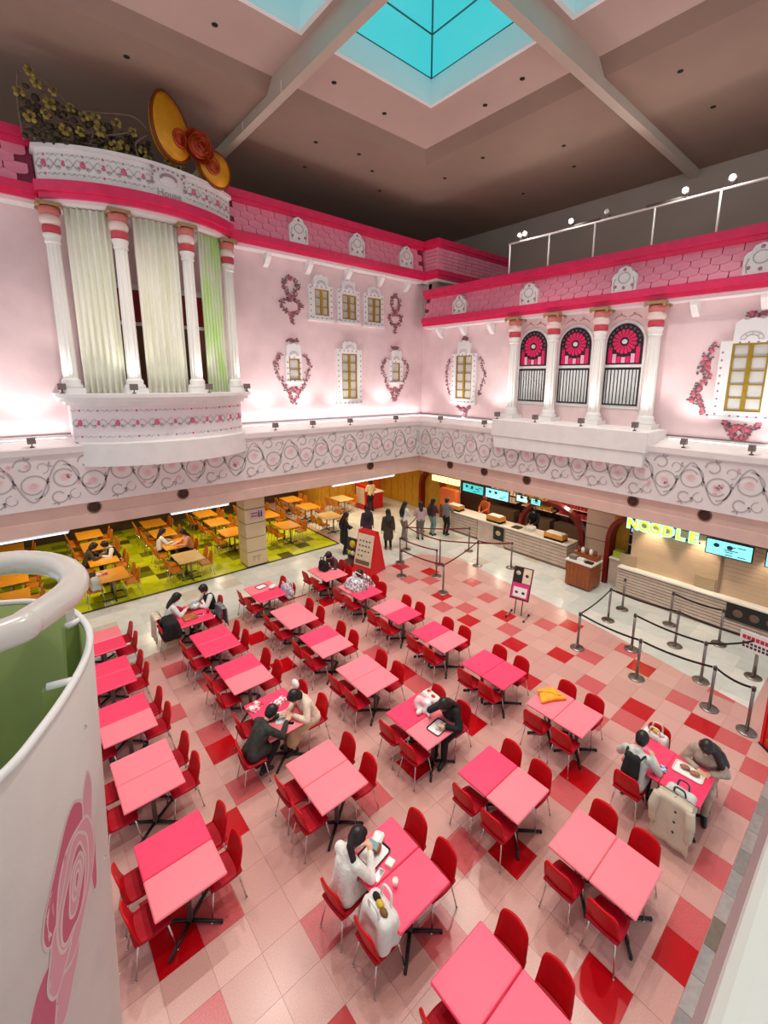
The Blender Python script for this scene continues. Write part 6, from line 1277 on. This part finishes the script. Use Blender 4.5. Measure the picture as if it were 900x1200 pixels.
# ------------------------------------------------------------------ things on the tables and chairs
m_paper = mat('white_paper', C3(236, 234, 230), 0.6); m_foil = mat('silver_wrap', C3(200, 204, 206), 0.35, 0.3, var=0.3, scale=20, bump=0.8, bscale=30)
TZ = 0.7205
def tray(label, x, y, rz, w, d, mrim, mpap, items):
    r = thing('food_tray', label, 'tray', (x, y, TZ), rz)
    P = [(sx * (w / 2 - 0.04) + 0.04 * cos(a), sy * (d / 2 - 0.04) + 0.04 * sin(a)) for sx, sy, a0 in ((1, 1, 0), (-1, 1, pi / 2), (-1, -1, pi), (1, -1, 1.5 * pi)) for a in [a0 + pi / 2 * k / 4 for k in range(5)]]
    sc = lambda k, z: [(px * k, py * k, z) for px, py in P]
    MB().loft([sc(0.93, 0.0), sc(1.0, 0.022), sc(0.965, 0.022), sc(0.9, 0.006)], True, True).build('tray_rim', mrim, r); MB().loft([sc(0.87, 0.0065), sc(0.87, 0.0085)], True, True).build('tray_paper', mpap, r)
    return r
def small(name, label, cat, mb, m, loc, rz=0, group=None): return tag(mb.build(name, m, None, loc, rz), label, cat, group)
tray('black rimmed tray with white paper before the person in the fluffy cardigan', 2.86, 3.76, 0.15, 0.36, 0.3, m_black, m_paper, 0)
small('lunch_box', 'white lidded food box on the far end of the black tray', 'box', MB().bbox(-0.09, 0.09, -0.07, 0.07, 0, 0.07, 0.025), m_paper, (3.0, 3.86, TZ + 0.01), 0.5)
small('bread', 'brown bun beside the white food box', 'food', MB().ball((0, 0, 0.035), 0.06, 12, 8, (1.3, 0.8, 0.6)), mat('bun_brown', C3(150, 70, 30), 0.5), (2.92, 3.76, TZ + 0.01), 0.6)
for k in range(3): small('snack_wrapper', 'crumpled snack wrapper on the black tray, %s' % ['nearest the phone', 'in the middle', 'beside the bun'][k], 'wrapper', MB().ball((0, 0, 0.015), 0.035, 7, 4, (1, 0.8, 0.45)), [F_wpat, m_foil, mat('wrapper_gold', C3(206, 170, 70), 0.4)][k], (2.78 + 0.05 * k, 3.70 + 0.06 * k, TZ + 0.01), k)
def phone(label, loc, rz, mc=None):
    r = thing('mobile_phone', label, 'phone', loc, rz); MB().bbox(-0.04, 0.04, -0.08, 0.08, 0, 0.01, 0.003).build('case', mc or m_paper, r); MB().box(-0.034, 0.034, -0.072, 0.072, 0.01, 0.0112).build('screen', mat('phone_glass', C3(14, 14, 16), 0.1), r); return r
phone('white phone lying flat beside the black tray', (2.75, 3.52, TZ), radians(-70))
small('napkin_box', 'small white square box beside the phone on the hot pink table', 'box', MB().bbox(-0.05, 0.05, -0.05, 0.05, 0, 0.04, 0.004), m_paper, (2.94, 3.53, TZ), 0.3)
cp = thing('paper_cup', 'small white paper cup on the near hot pink table', 'cup', (2.83, 3.3, TZ)); MB().lathe([(0.026, 0), (0.036, 0.085), (0.034, 0.085), (0.03, 0.07)], n=16).build('cup_body', m_paper, cp); MB().lathe([(0.031, 0.071), (0.031, 0.072)], n=14).build('drink', mat('milk', C3(240, 226, 206), 0.3), cp)
x, y, rz_ = SEAT[(1, 3.45, 'Lf')]; small('mobile_phone', 'pale blue phone held up by the person in the cardigan', 'phone', MB().bbox(-0.04, 0.04, -0.075, 0.075, 0, 0.01, 0.003), mat('phone_blue', C3(150, 196, 206), 0.3), (x + 0.43, y - 0.03, 0.9), (0.0, radians(-50), 0.2))
def bag(label, loc, rz, w, d, h, m, handles=True, trim=None, name='tote_bag', inside=None):
    r = thing(name, label, 'bag', loc, rz); b = MB()
    for sx in (-1, 1): caps(b, [((sx * d * 0.2, -w * 0.34, h * 0.2), d * 0.32), ((sx * d * 0.2, w * 0.34, h * 0.2), d * 0.32), ((sx * d * 0.12, w * 0.36, h * 0.75), d * 0.26), ((sx * d * 0.12, -w * 0.36, h * 0.75), d * 0.26), ((sx * d * 0.2, -w * 0.34, h * 0.2), d * 0.32)], 8)
    caps(b, [((0, 0, h * 0.25), d * 0.4), ((0, 0, h * 0.7), d * 0.32)])
    skinned(b, 'bag_body', m, r, 0.02, 3)
    if handles:
        for sx in (-1, 1): MB().tube(catmull([(sx * d * 0.22, -w * 0.22, h * 0.85), (sx * d * 0.3, -w * 0.16, h * 1.25), (sx * d * 0.3, w * 0.16, h * 1.25), (sx * d * 0.22, w * 0.22, h * 0.85)], 5), 0.014, 6).build('handle', trim or m, r)
    if inside:
        for k, mm in enumerate(inside): MB().ball((0.02 * k - 0.02, (k - 1) * w * 0.22, h * 0.98), w * 0.13, 8, 6, (0.8, 1.2, 0.7)).build('contents', mm, r)
    return r
x, y, rz_ = SEAT[(1, 3.45, 'Ln')]; bag('stuffed cream tote bag with a yellow pouch on the near left chair', (x + 0.02, y, 0.475), rz_, 0.4, 0.36, 0.42, F_wht, True, m_paper, 'tote_bag', [mat('pouch_brown', C3(120, 80, 40), 0.6), mat('pouch_yellow', C3(206, 170, 40), 0.5), F_black])
tray('black rimmed tray with a white sheet and tissues before the person in black', 5.02, 4.72, 0.1, 0.36, 0.28, m_black, m_paper, 0)
small('tissue_pack', 'grey tissue pack on the tray before the person in black', 'tissues', MB().bbox(-0.09, 0.09, -0.045, 0.045, 0, 0.03, 0.01), F_gw, (5.03, 4.72, TZ + 0.01), 0.6)
bag('bunched white and pink plastic bag on the hot pink table of the person in black', (5.14, 5.22, TZ), 0.4, 0.3, 0.26, 0.2, mat('plastic_white', C3(232, 228, 230), 0.4, col2=C3(230, 90, 120), scale=5, detail=1), False, None, 'plastic_bag')
for k, (dx, dy) in enumerate(((-0.16, -0.05), (-0.05, -0.2))): small('soft_toy', 'small white plush beside the bunched bag, %s' % ('left one' if k == 0 else 'right one'), 'toy', MB().ball((0, 0, 0.05), 0.05, 10, 7, (1.3, 0.9, 1)).ball((0.05, 0, 0.075), 0.033, 9, 6), F_white, (5.14 + dx, 5.22 + dy, TZ), k)
x, y, rz_ = SEAT[(2, 5.05, 'Rf')]; bag('white bag with red toys on the chair beside the person in black', (x, y, 0.475), rz_, 0.36, 0.3, 0.3, F_wht, False, None, 'shopping_bag', [mat('toy_red', C3(206, 20, 30), 0.5), F_white, mat('toy_red', C3(206, 20, 30), 0.5)])
# couple's table
small('patterned_pouch', 'pink and white patterned pouch on the table far left corner of the couple', 'bag', MB().bbox(-0.13, 0.13, -0.11, 0.11, 0, 0.05, 0.02), mat('pink_print', C3(246, 220, 224), 0.6, col2=C3(206, 24, 70), scale=14, detail=1), (2.8, 7.28, TZ), 0.5)
small('patterned_pouch', 'white and red patterned pouch on the table of the couple, nearer the cream fleece', 'bag', MB().bbox(-0.15, 0.15, -0.09, 0.09, 0, 0.06, 0.02), mat('red_print', C3(240, 228, 230), 0.6, col2=C3(186, 30, 80), scale=18, detail=1), (3.18, 7.1, TZ), 0.2)
small('magazine', 'open pale blue booklet between the couple', 'booklet', MB().bbox(-0.11, 0.11, -0.15, 0.15, 0, 0.012, 0.004), mat('booklet', C3(206, 220, 226), 0.5, var=0.3, scale=12), (3.06, 6.72, TZ), -0.5)
phone('pale phone lying at the near edge of the table of the couple', (3.1, 6.5, TZ), 0.8)
small('plush_hood', 'white plush hood hung on the chair behind the person in cream', 'toy', MB().ball((0, 0, 0), 0.1, 10, 7, (0.6, 1.1, 0.9)), F_white, (SEAT[(1, 6.91, 'Rf')][0] + 0.05, SEAT[(1, 6.91, 'Rf')][1], 0.86))
# far left table (person in white, person in vest)
tray('brown food tray at the far left occupied pink table', 2.88, 11.42, 0.0, 0.34, 0.28, mat('tray_wood', C3(170, 90, 40), 0.5), mat('tray_food', C3(190, 110, 60), 0.6, var=0.5, scale=14), 0)
tray('second brown food tray beside the silver package', 2.86, 11.78, 0.1, 0.32, 0.26, mat('tray_wood', C3(170, 90, 40), 0.5), mat('tray_food2', C3(150, 60, 40), 0.6, var=0.5, scale=14), 0)
small('package', 'crumpled silver package on the far left occupied table', 'bag', MB().ball((0, 0, 0.09), 0.14, 12, 8, (1.1, 1, 0.65)), m_foil, (3.12, 11.82, TZ), 0)
small('handbag', 'deep pink handbag on the far left occupied table', 'bag', MB().ball((0, 0, 0.07), 0.11, 10, 7, (0.9, 1.1, 0.7)), mat('bag_pink', C3(200, 20, 70), 0.5), (2.72, 11.95, TZ), 0)
phone('dark phone on white paper at the far left occupied table', (3.12, 11.42, TZ), 1.2)
small('red_cup', 'red cup at the right end of the far left occupied table', 'cup', MB().lathe([(0.03, 0), (0.042, 0.11), (0.03, 0.115)], n=12), mat('cup_red', C3(200, 30, 30), 0.4), (3.3, 11.38, TZ))
def drape(label, x, y, rz, m, length, w=0.44, name='coat', sleeve=True):
    r = thing(name, label, 'coat', (x, y, 0), rz)
    def fn(u, v):
        yy = (u - 0.5) * w * (1.0 + 0.12 * v) ; z = 0.845 - length * max(0, v - 0.12) / 0.88 - 0.02 * (2 * u - 1) ** 2; xx = -0.2 - 0.085 * min(1, v / 0.12) - 0.03 * v - 0.012 * sin(u * 15 + v * 2) * v; xx = xx if v > 0.02 else xx + 0.05
        return (xx, yy, z), (-1, 0, 0)
    skin_ = slab(fn, 22, 14, 0.03).build('back_panel', m, r)
    def fn2(u, v): return (-0.19 + 0.06 * v, (u - 0.5) * w * 0.95, 0.845 - 0.3 * v), (1, 0, 0)
    slab(fn2, 10, 6, 0.025).build('lining', m, r)
    if sleeve:
        for s_ in (-1, 1): MB().tube(catmull([(-0.27, s_ * w * 0.45, 0.8), (-0.33, s_ * w * 0.53, 0.6), (-0.31, s_ * w * 0.5, 0.36)], 5), [0.065] * 6 + [0.055] * 5, 10).build('sleeve', m, r)
        for k in range(3): MB().ball((-0.345, -0.05, 0.72 - k * 0.17), 0.018, 8, 5, (0.5, 1, 1)).build('button', m_black, skin_)
    return r
x, y, rz_ = SEAT[(3, 1.75, 'Ln')]; drape('long light beige coat draped over a chair back at the far right table', x, y, rz_, F_ltan, 0.72, 0.46)
bag('grey bag with dark straps on the chair under the beige coat', (x + 0.05, y, 0.475), rz_, 0.36, 0.3, 0.3, F_gw, True, mat('strap_dark', C3(70, 56, 76), 0.6), 'shoulder_bag')
x, y, rz_ = SEAT[(1, 11.62, 'Lf')]; drape('pale padded coat draped over the chair behind the person in white', x, y, rz_, F_cream, 0.62, 0.46, 'padded_coat', False)
x, y, rz_ = SEAT[(1, 11.62, 'Ln')]; bag('black coat bundle on the near left chair by the person in white', (x + 0.0, y, 0.48), rz_, 0.46, 0.46, 0.46, F_black, False, None, 'coat_bundle')
x, y, rz_ = SEAT[(1, 11.62, 'Rn')]; drape('grey plaid coat draped over the chair by the person in the vest', x, y, rz_, F_plaid, 0.5, 0.46, 'plaid_coat', False)
# table with bags (third column back), table with the black bag, patterned heap
tray('white tray with dark wrapper on the light pink table at the back', 4.98, 11.9, 0.2, 0.32, 0.24, m_black, m_paper, 0)
small('tissue_bundle', 'crumpled white bag on the hot pink table at the back', 'bag', MB().ball((0, 0, 0.05), 0.11, 10, 7, (1.2, 0.8, 0.5)), F_wht, (5.2, 11.62, TZ), 0.4)
for k, hh in enumerate('n'):
    x, y, rz_ = SEAT[(2, 11.6, 'R' + hh)]; bag('lilac and white plush bag on a chair at the back, beside the hot pink table', (x + 0.05, y + 0.1, 0.475), rz_, 0.3, 0.28, 0.34, mat('lilac_plush', C3(200, 186, 220), 0.8, var=0.2, scale=9), True, F_wht, 'plush_bag')
x, y, rz_ = SEAT[(2, 11.6, 'Rn')]; bag('white plush bag with ears on the near back chair', (x + 0.05, y - 0.12, 0.475), rz_, 0.24, 0.24, 0.34, F_wpat, True, F_wht, 'plush_bag')
bag('black fluffy bag standing on a light pink table at the back', (6.98, 11.72, TZ), 0.2, 0.3, 0.24, 0.36, F_black, True, F_black, 'fluffy_bag')
small('tissue_bundle', 'crumpled paper beside the black fluffy bag', 'wrapper', MB().ball((0, 0, 0.03), 0.07, 9, 6, (1.3, 0.9, 0.5)), F_gw, (7.26, 11.6, TZ), 0.2)
bag('white and grey patterned coat heap on the table of the bent person', (7.05, 10.05, TZ), 0.1, 0.55, 0.5, 0.22, F_wpat, False, None, 'coat_heap')
# yellow jacket on the table
yj = thing('yellow_jacket', 'folded golden yellow jacket on the light pink table, fourth column', 'clothing', (7.22, 3.86, TZ), radians(-28))
b = MB()
for k in range(6): caps(b, [((-0.24 + 0.02 * k, -0.14 + 0.055 * k, 0.035), 0.036), ((0.0, -0.12 + 0.05 * k, 0.045 + 0.012 * (k % 2)), 0.04), ((0.24 - 0.015 * k, -0.15 + 0.06 * k, 0.03), 0.032)], 8)
skinned(b, 'folded_body', mat('golden_yellow_cloth', C3(240, 166, 40), 0.75, var=0.15, scale=12), yj, 0.016, 2)
b = MB(); caps(b, [((-0.2, 0.1, 0.07), 0.032), ((0.0, 0.02, 0.085), 0.034), ((0.16, -0.1, 0.07), 0.028)], 8); skinned(b, 'sleeve', mat('golden_yellow_cloth', C3(240, 166, 40), 0.75), yj, 0.016, 2)
# far right table
tray('oval white tray with two bread rolls on the far right hot pink table', 7.32, 1.5, 0.05, 0.28, 0.42, m_wh, m_paper, 0)
for k in range(2): small('bread_roll', 'brown roll on the oval white tray, %s' % ('nearer one' if k == 0 else 'farther one'), 'food', MB().ball((0, 0, 0.03), 0.05, 10, 7, (0.9, 1.5, 0.6)), mat('roll_brown', C3(160, 100, 70), 0.5, var=0.3, scale=20), (7.32 + 0.02 * k, 1.42 + 0.14 * k, TZ + 0.012), 0.2)
small('handkerchief', 'small blue and white patterned cloth on the far right table', 'cloth', MB().bbox(-0.07, 0.07, -0.05, 0.05, 0, 0.025, 0.01), mat('blue_print', C3(220, 220, 236), 0.6, col2=C3(60, 50, 130), scale=30, detail=1), (7.08, 1.78, TZ), 0.3)
small('leaflet', 'white and pink leaflet at the far end of the far right table', 'leaflet', MB().bbox(-0.11, 0.11, -0.15, 0.15, 0, 0.006, 0.002), mat('leaflet', C3(236, 230, 230), 0.5, col2=C3(150, 150, 156), scale=14, detail=1), (7.06, 2.1, TZ), 0.4)
small('sticker_card', 'round pink logo card near the far end of the far right table', 'card', MB().lathe([(0.07, 0), (0.07, 0.004)], n=16).lathe([(0.045, 0.004), (0.045, 0.006)], n=16), [mat('card_pink', C3(240, 120, 160), 0.5)], (7.3, 2.12, TZ))
x, y, rz_ = SEAT[(3, 1.75, 'Rf')]; bag('white tote with cream handles and brown print on the far right chair', (x + 0.02, y, 0.475), rz_, 0.38, 0.26, 0.36, F_wht, True, F_cream, 'tote_bag', [mat('pouch_brown', C3(120, 80, 40), 0.6), mat('pouch_yellow', C3(206, 170, 40), 0.5), F_white])
# green area table things
tray('food tray on the orange table between the two green area diners', 4.06, 17.3, 0, 0.4, 0.3, m_wh, mat('tray_food3', C3(220, 200, 190), 0.6, col2=C3(120, 60, 50), scale=10, detail=1), 0)
small('red_tray', 'red and white tray at the orange table behind the handrail', 'tray', MB().bbox(-0.16, 0.16, -0.12, 0.12, 0, 0.04, 0.01), mat('tray_food4', C3(230, 220, 214), 0.6, col2=C3(190, 60, 50), scale=12, detail=1), (1.6, 15.9, TZ), 0)
x, y = SEAT[('g', 1, 0, -1, -1)]; bag('grey white bag on a wooden chair beside the handrail', (x, y, 0.475), 0, 0.36, 0.3, 0.36, F_gw, False, None, 'shopping_bag')
x, y = SEAT[('g', 1, 0, -1, 1)]; bag('dark coat bundle on a wooden chair beside the handrail', (x, y, 0.475), 0, 0.36, 0.3, 0.3, F_black, False, None, 'coat_bundle')
# hair clip bow, prototypes that were never placed
for P_, u in ((CH, CH_used), (WC, WC_used), (TD, TD_used), (TL, TL_used), (WT, WT_u), (WL, WL_u), (ST, ST_u)):
    assert u[0]
for k, o in enumerate(list(bpy.data.objects)):
    if o.type == 'MESH' and o.parent is not None and o.name.split('.')[0] in ('scroll_print', 'leaf_print', 'rose_print', 'rosebuds', 'ring_print', 'frame_flowers', 'fan_print', 'dark_print'): o['kind'] = 'stuff'
